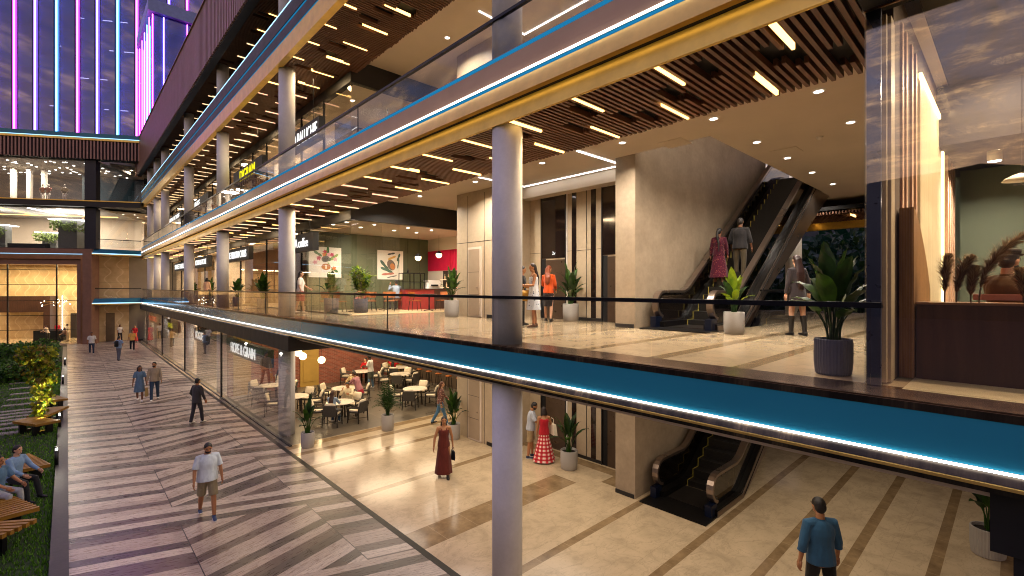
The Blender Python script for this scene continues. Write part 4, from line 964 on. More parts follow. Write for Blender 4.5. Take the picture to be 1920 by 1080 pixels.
# infill of the corner: upper glazing with lit rooms
o=thing('corner_glazing','two storey corner glazing above the blue ledge at the end of the plaza','glazing',(0,0,0))
MB().box(1.7,7,63.4,63.42,F2,13.3).build('lower_pane',SHOPG,o); MB().box(1.7,7,63.4,63.42,14.0,18.2).build('upper_pane',SHOPG,o)
MB().box(1.2,9,69.5,69.8,F2-.3,13.4).build('room_wall',PLAST,o); MB().box(1.2,9,69.5,69.8,13.9,18.3).build('dark_room_wall',plain('teal_room_wall','#12303f',.6),o)
MB().box(1.2,9,63.45,69.5,13.3,13.9).build('room_ceiling',PLAST,o); MB().box(1.2,9,63.45,69.5,18.2,18.5).build('upper_room_ceiling',PLAST,o); MB().box(1.2,9,63.45,69.5,9.0,9.3).build('room_floor',TANF,o)
lamp('room_lamp',(4.5,66,13.2),380,1.2,(1,.82,.6)); lamp('room_lamp',(4.5,66.5,18.1),300,1.2,(1,.8,.6))
for z in (13.28,18.18):
    rg=random.Random(int(z))
    for k in range(9): downlight(rg.uniform(2,6.5),rg.uniform(64,69),z-.01 if z<14 else z-.01,0,'small downlight in the glazed corner room','corner room downlights',lampon=False)
# left wing, rotated: local frame P0 + s*u (to the left) + v (away)
P0=Vector((1.75,61.6,0)); U=Vector((-.859,.512,0)); V=Vector((.512,.859,0)); RW=math.atan2(.512,-.859)
wing=thing('entrance_building','rotated entrance building with a copper portal and two glazed floors above it','building',P0,RW)  # local x runs to the left, local y towards the plaza
def wb(name,m,*bx,par=wing):
    mb=MB()
    for b in bx: mb.box(*b)
    return mb.build(name,m,par)
# local y negative = away from plaza because x,y axes are rotated by RW (left,towards viewer)
fr=wb('portal_frame',COPPB,(0,.75,-1.2,0.0,0,9.25),(.75,45,-1.2,0.0,8.75,9.25)); 
wb('frame_step',COPPER,(.75,1.05,-1.2,-.25,0,8.75),(1.05,45,-1.2,-.25,8.25,8.75),par=fr); wb('frame_inner',COPPB,(1.05,1.5,-1.4,-.5,0,8.25),(1.5,45,-1.4,-.5,7.75,8.25),par=fr); wb('frame_line',LEDC,(.75,45,-.02,.02,8.72,8.75),par=fr)
mb=MB()
cw=wb('curtain_wall',GLASS,(1.5,45,-1.3,-1.28,0,7.75))
wb('mullions',BLKM,*[(x,x+.09,-1.34,-1.24,0,7.75) for x in (3.6,7.6,12,16.5,21,26,31,36,41)],*[(1.5,45,-1.33,-1.25,z,z+.05) for z in (1.35,2.75,4.2,5.75,7.2)],par=cw)
wb('lobby_wall',CREAM,(-.5,46,-7.2,-7.0,0,8.2)); wb('side_wall',CREAM,(1.2,1.5,-7,-1.4,0,8.2)); wb('lobby_ceiling',PLAST,(1.2,46,-7,-1.3,7.9,8.1)); wb('lobby_floor',MAR0,(1.2,46,-7,0,-.2,.03))
wb('reception_wall',WALN,(7.0,7.6,-6.9,-5.8,0,4.6),(7.6,12,-6.9,-5.8,2.9,4.6))
wb('doorway',plain('dark_doorway','#2c2014',.6),(5.1,5.8,-6.99,-6.9,0,2.7),(3.3,4.0,-6.99,-6.9,0,2.8))
wb('light_tubes',LED,*[(x,x+.05,-6.8,-6.75,.2,4.6) for x in (6.45,5.0,4.2,1.75)])
wb('reception_desk',BLKM,(4.6,7.2,-4.6,-3.8,0,1.1))
lamp('lobby_lamp',(6,-4,7.8),430,2.5,(1,.74,.42),wing); lamp('lobby_lamp',(2.6,-3.2,7.8),320,1.5,(1,.74,.42),wing); lamp('lobby_lamp',(10,-4,7.8),380,2.0,(1,.74,.42),wing)
# upper floors of the wing
wb('upper_floor_slab',DARKH,(-.3,45,-8,-.4,9.25,9.32),(-4.2,45,-8,.1,13.35,13.95)); wb('slab_edge',GOLDD,(-4.2,45,.1,.14,13.86,13.95))
wb('corner_pier',plain('blue_black_pier','#131827',.5),(-.2,.75,-1.0,-.3,9.25,13.35),(-.2,.75,-1.0,-.3,13.95,18.0))
g2=wb('upper_glazing',SHOPG,(.75,45,-.6,-.58,9.32,13.35),(.75,45,-.6,-.58,13.95,17.9)); wb('mullions',BLKM,*[(x,x+.05,-.63,-.55,9.32,13.35) for x in (12,20,28,36)],par=g2)
wb('upper_back_wall',PLAST,(-.3,46,-9,-8.8,9.2,13.4)); wb('shop_back_wall',plain('navy_shop_wall','#0d1a33',.6),(-.3,46,-9,-8.8,13.9,18)); wb('upper_ceiling',WHITEP,(-.3,46,-8.8,-.7,13.2,13.34),(-.3,46,-8.8,-.7,17.9,18.2))
wb('ceiling_light_bars',LED,(3.2,3.5,-6,-1.0,13.16,13.2),(5.6,5.9,-6,-1.0,13.16,13.2)); wb('amber_light_bars',WARM,(8.2,8.5,-6,-1.0,13.16,13.2),(1,45,-6.3,-6.1,13.16,13.2))
for q in (16,24,33): lamp('lobby_lamp',(q,-4,7.8),450,2.5,(1,.74,.42),wing); lamp('upper_lamp',(q,-4,13.1),500,2,(1,.86,.7),wing)
lamp('upper_lamp',(4,-4,13.1),600,2,(1,.88,.72),wing); lamp('upper_lamp',(9,-4,13.1),550,2,(1,.84,.66),wing); lamp('shop_lamp',(4,-4,17.8),550,2,(1,.84,.66),wing); lamp('shop_lamp',(9,-4,17.8),550,2,(1,.84,.66),wing)
wb('shop_columns',WHITEP,*[(x,x+.35,-5.5,-5.1,13.95,17.9) for x in (7.0,8.3,9.7)])
wb('tree_planters',plain('grey_grid_cladding','#6a6a66',.6,0,.2,14),(2.6,4.2,-3.6,-2.4,9.32,12.3),(8.6,9.8,-3.2,-2.4,9.32,11.6),(6.0,7.2,-6,-5,9.32,11.2))
wb('planter_light_rings',LED,(2.0,4.9,-3.9,-2.1,12.3,12.36),(8.2,10.2,-3.5,-2.1,11.6,11.66),(5.6,7.7,-6.3,-4.7,11.2,11.26))
rg=random.Random(12); mb=MB()
for c in ((3.0,-2.3,11.6),(4.3,-2.3,11.8),(9.2,-2.2,11.0),(6.3,-4.8,10.7),(7.2,-4.8,10.8),(1.6,-2.0,11.4)): leafcloud(mb,c,(.75,.5,.55),170,.2,rg,.4)
mb.build('hanging_greenery',[m_leaf('pale_indoor_leaf','#6a7a44','#a0b070')],wing)
wb('sofas',plain('dark_sofa','#17171c',.6),(8,11.2,-1.5,-.9,9.32,9.75),(4.3,7.4,-1.5,-.9,9.32,9.75)); wb('sofa_cushion',RED,(10.2,11.0,-1.4,-1.0,9.75,9.9))
# downlights in the clothing shop
mb=MB(); rg=random.Random(5)
for k in range(60): 
    x,y=rg.uniform(.9,12.5),rg.uniform(-8.3,-1.2); mb.lathe([(.1,17.885),(.1,17.895)],8,(x,y,0))
mb.build('ceiling_downlights',LENS,wing)
# ribbed cornice
cn=wb('cornice',DARKH,(-4.15,45,-1,-.1,18.0,20.0)); mb=MB(); x=-4.1
while x<45: mb.box(x,x+.13,-.1,.06,18.0,19.75); x+=.29
mb.build('ribs',plain('pinkish_rib','#8a6c66',.45,.5),cn); wb('gold_line',GOLD,(-4.15,45,-.1,.1,19.8,20.0),par=cn); wb('blue_edge',BLUEL,(-4.15,45,-1,.16,20.02,20.45),par=cn); wb('led_strip',LEDC,(-4.15,45,.16,.2,20.0,20.04),par=cn); wb('amber_corner',WARM,(-4.2,-4.1,-.05,.1,17.7,19.9),par=cn)

# mannequins
def mann(x,y,label,top):
    o=thing('mannequin',label,'mannequin',P0+U*x-V*(-y) if False else Vector(P0)+U*x+Vector((-U.y,U.x,0))*y*1.0+Vector((0,0,13.96)),RW); mb=MB()
    for s in (-1,1): mb.tube([(s*.09,0,0),(s*.1,.02,.5),(s*.09,0,.95)],[.05,.06,.085],8)
    mb.tube([(0,0,.9),(0,0,1.15),(0,0,1.45),(0,0,1.55)],[(.16,.1),(.13,.09),(.18,.11),(.06,.06)],10); mb.ball((0,0,1.7),(.085,.1,.13))
    for s in (-1,1): mb.tube([(s*.2,0,1.45),(s*.27,.02,1.18),(s*.2,.1,.95)],[.05,.04,.035],7)
    mb.build('body',WHITEP,o,True); mb=MB(); mb.tube([(0,0,.95),(0,0,1.15),(0,0,1.42),(0,0,1.5)],[(.18,.12),(.16,.11),(.2,.13),(.1,.08)],12)
    for s in (-1,1): mb.tube([(s*.2,0,1.46),(s*.27,.02,1.16)],[.065,.055],8)
    mb.build('jacket',plain('jacket_'+top,'#'+top,.8),o,True)
mann(5.35,-2.2,'white mannequin in an orange jacket, left of the pair in the upper shop window','b85a34')
mann(4.85,-2.1,'white mannequin in a dusty red jacket, right of the pair in the upper shop window','a04a44')
mann(3.4,-2.0,'white mannequin in a dark jacket standing apart in the upper shop window','22283a')
# chandelier
o=thing('chandelier','branching chandelier of small lit globes in the glazed entrance lobby','chandelier',Vector(P0)+U*5.4+Vector((-U.y,U.x,0))*(-4.2)+Vector((0,0,4.0)),RW); rg=random.Random(2)
MB().bar((0,0,0),(0,0,3.9),.03).build('stem',BLKM,o); mb=MB(); br=MB()
for k in range(16):
    p=(rg.uniform(-1.2,1.2),rg.uniform(-.4,.4),rg.uniform(-.45,.3)); mb.ball(p,.04,8,6); br.bar((0,0,0),p,.015)
br.build('branches',GOLD,o); mb.build('bulbs',LENS,o,True)
# ================================================================ glass tower with neon
TB=P0+V*19; 
tw=thing('glass_tower','tall dark glass tower with vertical magenta and blue neon tubes','tower',(TB.x,TB.y,0),RW)
def tb(name,m,*bx,par=tw):
    mb=MB()
    for b in bx: mb.box(*b)
    return mb.build(name,m,par)
tb('curtain_wall',TOWG,(-22,26,-.05,0,19,95)); tb('core',plain('tower_core','#141d3e',.6,0,.35,.3),(-22,26,-6.3,-6,19,95))
tb('floor_slabs',plain('slab_blue','#1b2346',.6),*[(-22,26,-6,-.1,z,z+.5) for z in range(22,95,4)])
tb('inner_panels',plain('rosy_inner_panel','#8a6a72',.6,0,.2,.4),*[(x,x+2.4,-3.6,-3.4,z,z+2.4) for x,z in ((1.2,22.5),(6.8,22.5),(9.8,22.6),(14,22.6),(-1,30.5),(6.0,30.5),(1.5,38.5),(11,34.5))])
rg=random.Random(6); mb=MB()
for z in (21.4,25.4,29.4,33.4,37.4,41.4):
    for x in (-2.2,.6,3.9,6.6,9.2,12.3,15):
        if rg.random()<.8: q=x+rg.uniform(-.8,.8); mb.box(q,q+rg.choice((1.1,1.3,.5)),-1.5,-1.42,z+.1,z+.17)
mb.build('interior_light_bars',LED,tw)
kk=0
xs=[]
for px in (-9,29,68,108,147,184,222,258,282,318,352,388):
    k=(px-960)/FPX; # intersection of the view column with the tower plane
    r0=TB.x*CC-TB.y*SS; d0=TB.x*SS+TB.y*CC; ru=U.x*CC-U.y*SS; du=U.x*SS+U.y*CC
    s=(k*d0-r0)/(ru-k*du); m=[NPINK,NPINK,NVIO,NCYAN,NPINK,NVIO,NCYAN,NPINK,NCYAN,NVIO,NPINK,NVIO][kk]; kk+=1
    tb('neon_tube',m,(s-.075,s+.075,.16,.3,19.5,95)); tb('glow_backing',plain('lilac_glow_backing','#8078b8',.6),(s-.24,s+.24,.02,.06,19.5,95)); tb('fin',plain('navy_fin','#0f1330',.4,.5),(s+.18,s+.26,0,.3,19.5,95))  # lilac strip added behind each tube, standing in for its glow
tb('podium_roof',DARKH,(-22,26,-6,16,18.6,19))
# projecting wing of the tower
TC=Vector((7.2,68.7,0))
t2=thing('glass_tower','projecting glass bay of the tower with close magenta tubes above the copper parapet','tower',(TC.x,TC.y,0),0)
tb('curtain_wall',TOWG,(0,14,0,.05,19,37.4),(0,.05,.05,12.5,19,37.4),par=t2); tb('core',plain('tower_core2','#2a1f4a',.6,0,.3,.3),(1.5,14,4,4.2,19,37.4),par=t2)
tb('roof_slab',plain('blue_grey_slab','#7484b4',.5,.1),(-.4,14.5,-.5,12.8,37.4,38.8),par=t2)
for k,x in enumerate((.05,1.1,3.4,6.5,9.6)): tb('neon_tube',[NPINK,NVIO,NPINK,NPINK,NPINK][k],(x-.05,x+.05,-.2,-.1,19.5,37.2),par=t2)
for k,y in enumerate((1.0,3.2,5.6,8.2,11.0)): tb('neon_tube',[NPINK,NCYAN,NVIO,NPINK,NPINK][k],(-.2,-.1,y-.05,y+.05,19.5,37.2),par=t2)
tb('interior_light_bars',LED,(4.8,5.1,1.5,1.6,28,29.2),par=t2)
# ================================================================ people
def remesh(mb,vox,name,m,parent,sm=3,extra=None):
    me=mb.mesh('tmp',[m]); o=bpy.data.objects.new('tmp',me); COL.objects.link(o)
    r=o.modifiers.new('r','REMESH'); r.mode='VOXEL'; r.voxel_size=vox
    s=o.modifiers.new('s','SMOOTH'); s.iterations=sm; s.factor=.5
    bpy.context.view_layer.update()
    dg=bpy.context.evaluated_depsgraph_get(); n=bpy.data.meshes.new_from_object(o.evaluated_get(dg)); bpy.data.objects.remove(o)
    if extra and extra.v:
        bm=bmesh.new(); bm.from_mesh(n); e=extra.mesh('e',[m]); bm.from_mesh(e); bm.to_mesh(n); bm.free(); bpy.data.meshes.remove(e)
    n.materials.clear(); n.materials.append(m); n.polygons.foreach_set('use_smooth',[True]*len(n.polygons)); n.name=name
    q=bpy.data.objects.new(name,n); COL.objects.link(q); q.parent=parent; return q
SKIN={'fair':'#c99a7c','tan':'#a8744e','brown':'#7d5238','dark':'#4a2e20','pale':'#d3aa8c'}
def skinm(k):
    n='skin_'+k
    if n in MATS: return MATS[n]
    return plain(n,SKIN[k],.5,0,.06,5,**{'Subsurface Weight':.06})
HEADV=(.081,.098,.116)
def person(label,loc,face,H=1.74,sex='m',skin='tan',top=('#ffffff','short'),bottom=('trousers','#222222'),shoes='#e8e4de',hair=('short','#15100c'),legs=((18,8),(-16,14)),arms=((8,10,12),(-8,10,14)),lean=2,head=(0,0),sit=None,vox=.017,beard=False,apron=None,fat=1.0,turnout=0,group=None,sock=None):
    """face: angle (deg, world) the person looks towards; legs: (hip flexion, knee flexion); arms: (flexion, abduction, elbow[, inward])"""
    o=thing('person',label,'person',loc,math.radians(face)-PI/2,group); s=H/1.74; f=sex=='f'
    SK=skinm(skin)
    hz=.93*s; up=Vector((0,math.sin(math.radians(lean)),math.cos(math.radians(lean)))); L1,L2=.44*s,.42*s
    hips=[];
    P=Vector((0,0,hz)); J={}
    for i,sd in enumerate((-1,1)):
        a,b=legs[i][0],legs[i][1]; ab=legs[i][2] if len(legs[i])>2 else 2
        hp=P+Vector((sd*.092*s,0,-.02)); A=math.radians(a); Kn=math.radians(a-b); AB=math.radians(ab)
        kn=hp+Vector((sd*math.sin(AB)*L1,math.sin(A)*L1*math.cos(AB),-math.cos(A)*L1*math.cos(AB)))
        an=kn+Vector((sd*math.sin(AB)*.02,math.sin(Kn)*L2,-math.cos(Kn)*L2))
        J['hip%d'%i]=hp;J['knee%d'%i]=kn;J['ank%d'%i]=an;J['sh%d'%i]=Kn
    low=min(J['ank0'].z,J['ank1'].z)-.085*s
    dz=(-low) if sit is None else (sit+.10-hz)
    for k in list(J):
        if isinstance(J[k],Vector): J[k].z+=dz
    P.z+=dz
    hw=.185*s if not f else .16*s
    neck=P+up*.535*s; sh=P+up*.475*s
    for i,sd in enumerate((-1,1)):
        a=arms[i]; A=math.radians(a[0]); B=math.radians(a[1]); E=math.radians(a[0]+a[2]); inn=math.radians(a[3]) if len(a)>3 else 0
        s0=sh+Vector((sd*hw,0,0)); el=s0+Vector((sd*math.sin(B),math.sin(A)*math.cos(B),-math.cos(A)*math.cos(B)))*.29*s
        C=B*.4-inn
        d2=Vector((sd*math.sin(C),math.sin(E)*math.cos(C),-math.cos(E)*math.cos(C)))
        wr=el+d2*.25*s; J['sho%d'%i]=s0;J['elb%d'%i]=el;J['wri%d'%i]=wr;J['hd%d'%i]=d2
    hy=math.radians(head[0]); hp_=math.radians(head[1])
    R=Matrix.Rotation(hy,3,'Z')@Matrix.Rotation(-hp_,3,'X')
    hc=neck+up*.05*s+R@Vector((0,.025*s,.115*s))
    # body
    mb=MB()
    def ring(h,rx,ry): return (P+up*h*s,(rx*s*fat,ry*s*fat))
    T=[ring(-.1,.13,.1),ring(0,.165 if not f else .172,.115),ring(.1,.15 if not f else .14,.105),ring(.2,.145 if not f else .122,.1),ring(.33,.168 if not f else .145,.115),ring(.43,.165 if not f else .14,.1),ring(.49,.11,.075),ring(.53,.058,.058),ring(.62,.054,.056)]
    mb.tube([a for a,b in T],[b for a,b in T],14,ref=(1,0,0))
    for i,sd in enumerate((-1,1)):
        h,k,a=J['hip%d'%i],J['knee%d'%i],J['ank%d'%i]
        mb.tube([h+Vector((0,0,.03)),h.lerp(k,.35),k,k.lerp(a,.3),a],[.088*s,.08*s,.056*s,.055*s,.038*s],10)
        e0,e1,e2=J['sho%d'%i],J['elb%d'%i],J['wri%d'%i]
        mb.tube([sh+Vector((sd*.08*s,0,.01)),e0,e0.lerp(e1,.4),e1,e1.lerp(e2,.3),e2],[.06*s,.056*s,.047*s,.04*s,.039*s,.027*s],9)
    hd=.95*s if not f else .92*s
    rx,ry,rz=[q*hd for q in HEADV]
    mb.ball(hc+R@Vector((0,0,.02*s)),(rx,ry,rz*.86),14,10,R)
    mb.ball(hc+R@Vector((0,.022*s,-.05*s)),(rx*.76,ry*.72,rz*.6),12,8,R)
    mb.ball(hc+R@Vector((0,.088*s,-.012*s)),(.013*s,.022*s,.026*s),8,6,R)
    for sd in (-1,1): mb.ball(hc+R@Vector((sd*rx*.98,-.004,-.01*s)),(.012*s,.022*s,.032*s),8,6,R)
    ex=MB()
    for i,sd in enumerate((-1,1)):
        w_,d=J['wri%d'%i],J['hd%d'%i]; side=Vector((1,0,0))-d*d.x; side.normalize(); pal=d.cross(side)  # palm faces the thigh
        lat=pal.normalized()
        c=w_+d*.045*s; ex.obox(w_+d*.05*s,(lat,side,d),(.037*s,.013*s,.045*s)) if vox<.02 else mb.ball(w_+d*.07*s,(.03*s,.03*s,.06*s))
        mb.ball(w_+d*.045*s,(.03*s,.03*s,.05*s),8,6)
        if vox<.02:
            inward=side*(-sd)
            for j,(o_,ln) in enumerate(((-.03,.068),(-.01,.078),(.01,.072),(.03,.056))):
                b=w_+d*.09*s+lat*o_*s; m1=b+d*ln*.5*s+inward*.008*s; m2=b+d*ln*.85*s+inward*.03*s
                ex.tube([b-d*.02*s,b,m1,m2],[.0095*s,.0095*s,.0088*s,.0065*s],6)
            fw=lat*(1 if lat.y>0 else -1); b=w_+d*.03*s+fw*.028*s
            ex.tube([b-d*.01,b+fw*.018*s+d*.03*s,b+fw*.022*s+d*.06*s+inward*.01*s],[.012*s,.0105*s,.008*s],6)
    remesh(mb,vox,'body',SK,o,2,ex)
    # face
    if vox<.024:
        mb=MB()
        for sd in (-1,1): mb.ball(hc+R@Vector((sd*.03*s,.079*s*hd/.95,.012*s)),(.012*s,.007*s,.006*s),8,5,R); mb.obox(hc+R@Vector((sd*.031*s,.082*s*hd/.95,.032*s)),(R@Vector((1,0,0)),R@Vector((0,1,0)),R@Vector((0,0,1))),(.017*s,.006*s,.0035*s))
        mb.build('eyes',plain('dark_eye','#120c0a',.3),o,True)
        MB().ball(hc+R@Vector((0,.082*s,-.058*s)),(.022*s,.008*s,.007*s),8,5,R).build('mouth',plain('lip_tone','#7d3a34' if f else '#6a3c32',.5),o,True)
    # hair
    HM=plain('hair_'+hair[1].strip('#'),hair[1],.5,0,.25,40,.3,120)
    mb=MB(); st=hair[0]
    mb.ball(hc+R@Vector((0,-.014*s,.036*s)),(rx*1.09,ry*1.04,rz*.84),14,9,R)
    mb.ball(hc+R@Vector((0,-.045*s,-.005*s)),(rx*1.04,ry*.74,rz*.8),12,8,R)
    if st in('long','verylong'):
        ln=.34 if st=='long' else .56
        b=hc+R@Vector((0,-.06*s,.03*s)); mb.tube([b,hc+R@Vector((0,-.085*s,-.1*s)),neck-up*.1*s+Vector((0,-.115*s,0)),neck-up*ln*s*.75+Vector((0,-.13*s,0)),neck-up*ln*s+Vector((0,-.125*s,0))],[(rx*1.05,.06*s),(rx*1.2,.05*s),(rx*1.35,.042*s),(rx*1.1,.03*s),(.02*s,.012*s)],12,ref=(1,0,0))
    if st=='bob': mb.tube([hc+R@Vector((0,-.03*s,.03*s)),hc+R@Vector((0,-.04*s,-.06*s)),hc+R@Vector((0,-.045*s,-.15*s))],[(rx*1.15,ry*.8),(rx*1.4,ry*.85),(rx*1.55,ry*.8)],12,ref=(1,0,0))
    if st=='bun': mb.ball(hc+R@Vector((0,-.1*s,.06*s)),.05*s)
    if st=='pony' or st=='braid': mb.tube([hc+R@Vector((0,-.1*s,.02*s)),hc+R@Vector((0,-.13*s,-.1*s)),neck-up*.2*s+Vector((0,-.15*s,0)),neck-up*.48*s+Vector((0,-.16*s,0))],[.04*s,.042*s,.034*s,.012*s],8)
    if st=='curly':
        rg=random.Random(3)
        for k in range(26):
            v=Vector((rg.gauss(0,1),rg.gauss(0,1)-.3,rg.gauss(0,1)-.1)).normalized(); 
            if v.y>.35 and v.z<.5: continue
            mb.ball(hc+R@Vector((v.x*rx*1.2,v.y*ry*1.15-.02,v.z*rz*1.05+.0)),.035*s,6,5)
        mb.tube([hc+R@Vector((0,-.06*s,-.02*s)),hc+R@Vector((0,-.08*s,-.16*s)),neck-up*.2*s+Vector((0,-.1*s,0))],[(.09*s,.06*s),(.12*s,.06*s),(.05*s,.03*s)],10,ref=(1,0,0))
    if st!='bald': remesh(mb,max(vox*.9,.012),'hair',HM,o,2)
    if st=='cap' or hair[0]=='capback': pass
    if beard:
        mb=MB(); mb.ball(hc+R@Vector((0,.03*s,-.066*s)),(rx*.84,ry*.72,rz*.46),10,7,R); remesh(mb,max(vox*.8,.012),'beard',HM,o,1)
        ob=o.children[-1]
        MB().ball(hc+R@Vector((0,.096*s,-.045*s)),(.02*s,.006*s,.006*s),8,5,R).build('moustache',HM,o,True)
    # top
    if top:
        tm=m_cloth(top[0],top[2] if len(top)>2 else ''); g=.018*s*(1.25 if f is False else 1)
        mb=MB(); hem=-.07 if len(top)<4 else top[3]
        def r2(h,rx,ry,k=1): return (P+up*h*s,((rx*s+g)*fat*k,(ry*s+g)*fat*k))
        T=[r2(hem,.176 if not f else .166,.132),r2(.02,.17 if not f else .162,.125),r2(.12,.155 if not f else .138,.112),r2(.22,.152 if not f else .126,.108),r2(.34,.168 if not f else .146,.118),r2(.42,.168 if not f else .142,.106)]
        if top[1]!='strap': T+=[r2(.485,.125 if not f else .105,.082),r2(.525,.058,.055)]
        else: T+=[r2(.43,.12,.09)]
        mb.tube([a for a,b in T],[b for a,b in T],16,ref=(1,0,0))
        for i,sd in enumerate((-1,1)):
            e0,e1,e2=J['sho%d'%i],J['elb%d'%i],J['wri%d'%i]
            if top[1]=='short': mb.tube([sh+Vector((sd*.06*s,0,.015)),e0,e0.lerp(e1,.5),e0.lerp(e1,.86)],[.066*s,.07*s,.068*s,.07*s],10)
            elif top[1]=='long': mb.tube([sh+Vector((sd*.06*s,0,.015)),e0,e0.lerp(e1,.5),e1,e1.lerp(e2,.5),e1.lerp(e2,.93)],[.066*s,.069*s,.061*s,.055*s,.05*s,.042*s],10)
            elif top[1]=='rolled': mb.tube([sh+Vector((sd*.06*s,0,.015)),e0,e0.lerp(e1,.5),e1,e1.lerp(e2,.3),e1.lerp(e2,.42)],[.068*s,.073*s,.067*s,.063*s,.06*s,.066*s],10)
            elif top[1]=='strap': mb.tube([P+up*.42*s+Vector((sd*.07*s,.09*s,0)),P+up*.52*s+Vector((sd*.085*s,.02*s,0)),P+up*.42*s+Vector((sd*.07*s,-.09*s,0))],.016*s,6)
        nm={'jacket':'jacket'}.get(top[4] if len(top)>4 else '','dress_bodice' if bottom[0]=='dress' else 'top')
        if top[1]=='strap' : remesh(mb,min(vox,.014),nm,tm,o,2)
        else: remesh(mb,vox,nm,tm,o,3)
        if top[1] in('short','rolled','long') and not f and vox<.02:
            mb=MB(); mb.tube([P+up*.505*s+Vector((0,0,0)),P+up*.545*s],[(.075*s,.075*s),(.066*s,.068*s)],14,cap=False,ref=(1,0,0)); mb.build('collar',tm,o,True)
    bm_=m_cloth(bottom[1],bottom[2] if len(bottom)>2 else '') if bottom[1]!='check' else MATS.get('red_gingham') or m_check()
    kind=bottom[0]
    if kind in('trousers','shorts','jeans'):
        mb=MB(); T=[(P+up*-.09*s,(.15*s,.115*s)),(P,(.178*s*fat,.128*s*fat)),(P+up*.09*s,(.163*s*fat,.118*s*fat))]
        mb.tube([a for a,b in T],[b for a,b in T],14,ref=(1,0,0))
        for i in (0,1):
            h,k,a=J['hip%d'%i],J['knee%d'%i],J['ank%d'%i]
            if kind=='shorts': mb.tube([h+Vector((0,0,.03)),h.lerp(k,.4),h.lerp(k,.93)],[.1*s,.1*s,.098*s],12)
            else: mb.tube([h+Vector((0,0,.03)),h.lerp(k,.4),k,k.lerp(a,.4),a+(a-k).normalized()*.03*s],[.1*s,.09*s,.07*s,.066*s,.058*s],12)
        remesh(mb,vox,'shorts' if kind=='shorts' else 'trousers',bm_,o,3)
    else:
        ln=bottom[3] if len(bottom)>3 else .5; fl=bottom[4] if len(bottom)>4 else .22; mb=MB(); n=36; rows=9; vs=[];fs=[]
        c0=P+up*.14*s; mid=(J['knee0']+J['knee1'])/2
        for q in range(rows):
            t_=q/(rows-1); z=c0.z-ln*s*t_; r0=.125*s; hipf=math.sin(min(1,t_*2.2)*PI/2)
            rx_=r0+(.185*s-r0)*hipf+(fl*s-.185*s)*max(0,t_-.3)/.7; ry_=rx_*.82
            cy_=c0.y*(1-t_)+mid.y*min(1,t_*1.1)*.6
            for j in range(n):
                a=2*PI*j/n; pl=1+.05*t_*math.sin(a*9+q*.15)+.02*t_*math.sin(a*4)
                vs.append((rx_*pl*math.cos(a),cy_+ry_*pl*math.sin(a),z))
        for q in range(rows-1):
            for j in range(n): fs.append((q*n+j,(q+1)*n+j,(q+1)*n+(j+1)%n,q*n+(j+1)%n))
        mb.add(vs,fs); mb.build('skirt',bm_,o,True)
    if shoes:
        SM=plain('shoe_'+shoes.strip('#'),shoes,.5,0,.1,12); 
        for i in (0,1):
            a=J['ank%d'%i]; Kn=J['sh%d'%i]; tilt=-min(.9,max(-.6,-Kn))*.6 if sit is None else 0
            Rf=Matrix.Rotation(-tilt if Kn<0 else 0,3,'X'); mb=MB()
            fz=-.085*s
            def q(y,z): return a+Rf@Vector((0,y*s,z*s))
            mb.tube([q(-.065,-.045),q(-.03,-.04),q(.05,-.05),q(.12,-.062),q(.175,-.068)],[(.03*s,.038*s),(.04*s,.045*s),(.043*s,.036*s),(.045*s,.026*s),(.03*s,.016*s)],12,ref=(1,0,0))
            if sock: mb.tube([a+Vector((0,0,-.03)),a.lerp(J['knee%d'%i],.12),a.lerp(J['knee%d'%i],sock)],[.045*s,.05*s,.068*s],10)
            else: mb.tube([q(-.01,-.05),q(-.005,.015)],[.045*s,.043*s],10)
            remesh(mb,.012,'shoe',SM,o,2)
            mb=MB()
            if vox<.02:
                mb.tube([q(-.075,-.078),q(0,-.078),q(.1,-.08),q(.185,-.078)],[(.03*s,.008*s),(.042*s,.009*s),(.047*s,.009*s),(.025*s,.008*s)],10,ref=(1,0,0)); mb.build('sole',WHITEP if shoes in('#2a3f66','#24304a') else BLKM,o)
    if apron:
        mb=MB(); mb.tube([P+up*.12*s,P+up*.0,P+up*-.2*s,P-Vector((0,0,.42*s))],[(.165*s,.13*s),(.19*s,.145*s),(.2*s,.15*s),(.19*s,.14*s)],16,cap=False,ref=(1,0,0)); mb.build('apron',m_cloth(apron),o,True)
    o['J']=[list(J['hd0']),]; JJ[o.name]=(J,P,neck,hc,R,s); del o['J']
    return o
JJ={}
def wpt(o,v):
    return Matrix.Translation(o.location)@Matrix.Rotation(o.rotation_euler.z,4,'Z')@Vector(v)
def bag(name,label,pos,size,m,handle=.16,rz=0,tote=False):
    o=thing(name,label,'bag',pos,rz); w_,d,h=size
    mb=MB(); mb.tube([(0,0,-handle),(0,0,-handle-h*.12),(0,0,-handle-h*.6),(0,0,-handle-h)],[(w_*.42,d*.3),(w_*.48,d*.42),(w_*.52,d*.5),(w_*.46,d*.48)],4 if tote else 12,ref=(.7,.7,0) if tote else (1,0,0)); mb.build('bag_body',m,o,not tote)
    MB().tube([(w_*.3,0,-handle-h*.06),(w_*.22,0,-handle*.35),(0,0,0),(-w_*.22,0,-handle*.35),(-w_*.3,0,-handle-h*.06)],.008,6).build('handle',m,o,True); return o
D=lambda a,b: math.degrees(math.atan2(b,a))
def toward(p,q=(0,0)): return D(q[0]-p.x,q[1]-p.y)
VR=D(CC,-SS)    # picture right
VF=D(SS,CC)     # away from the viewer
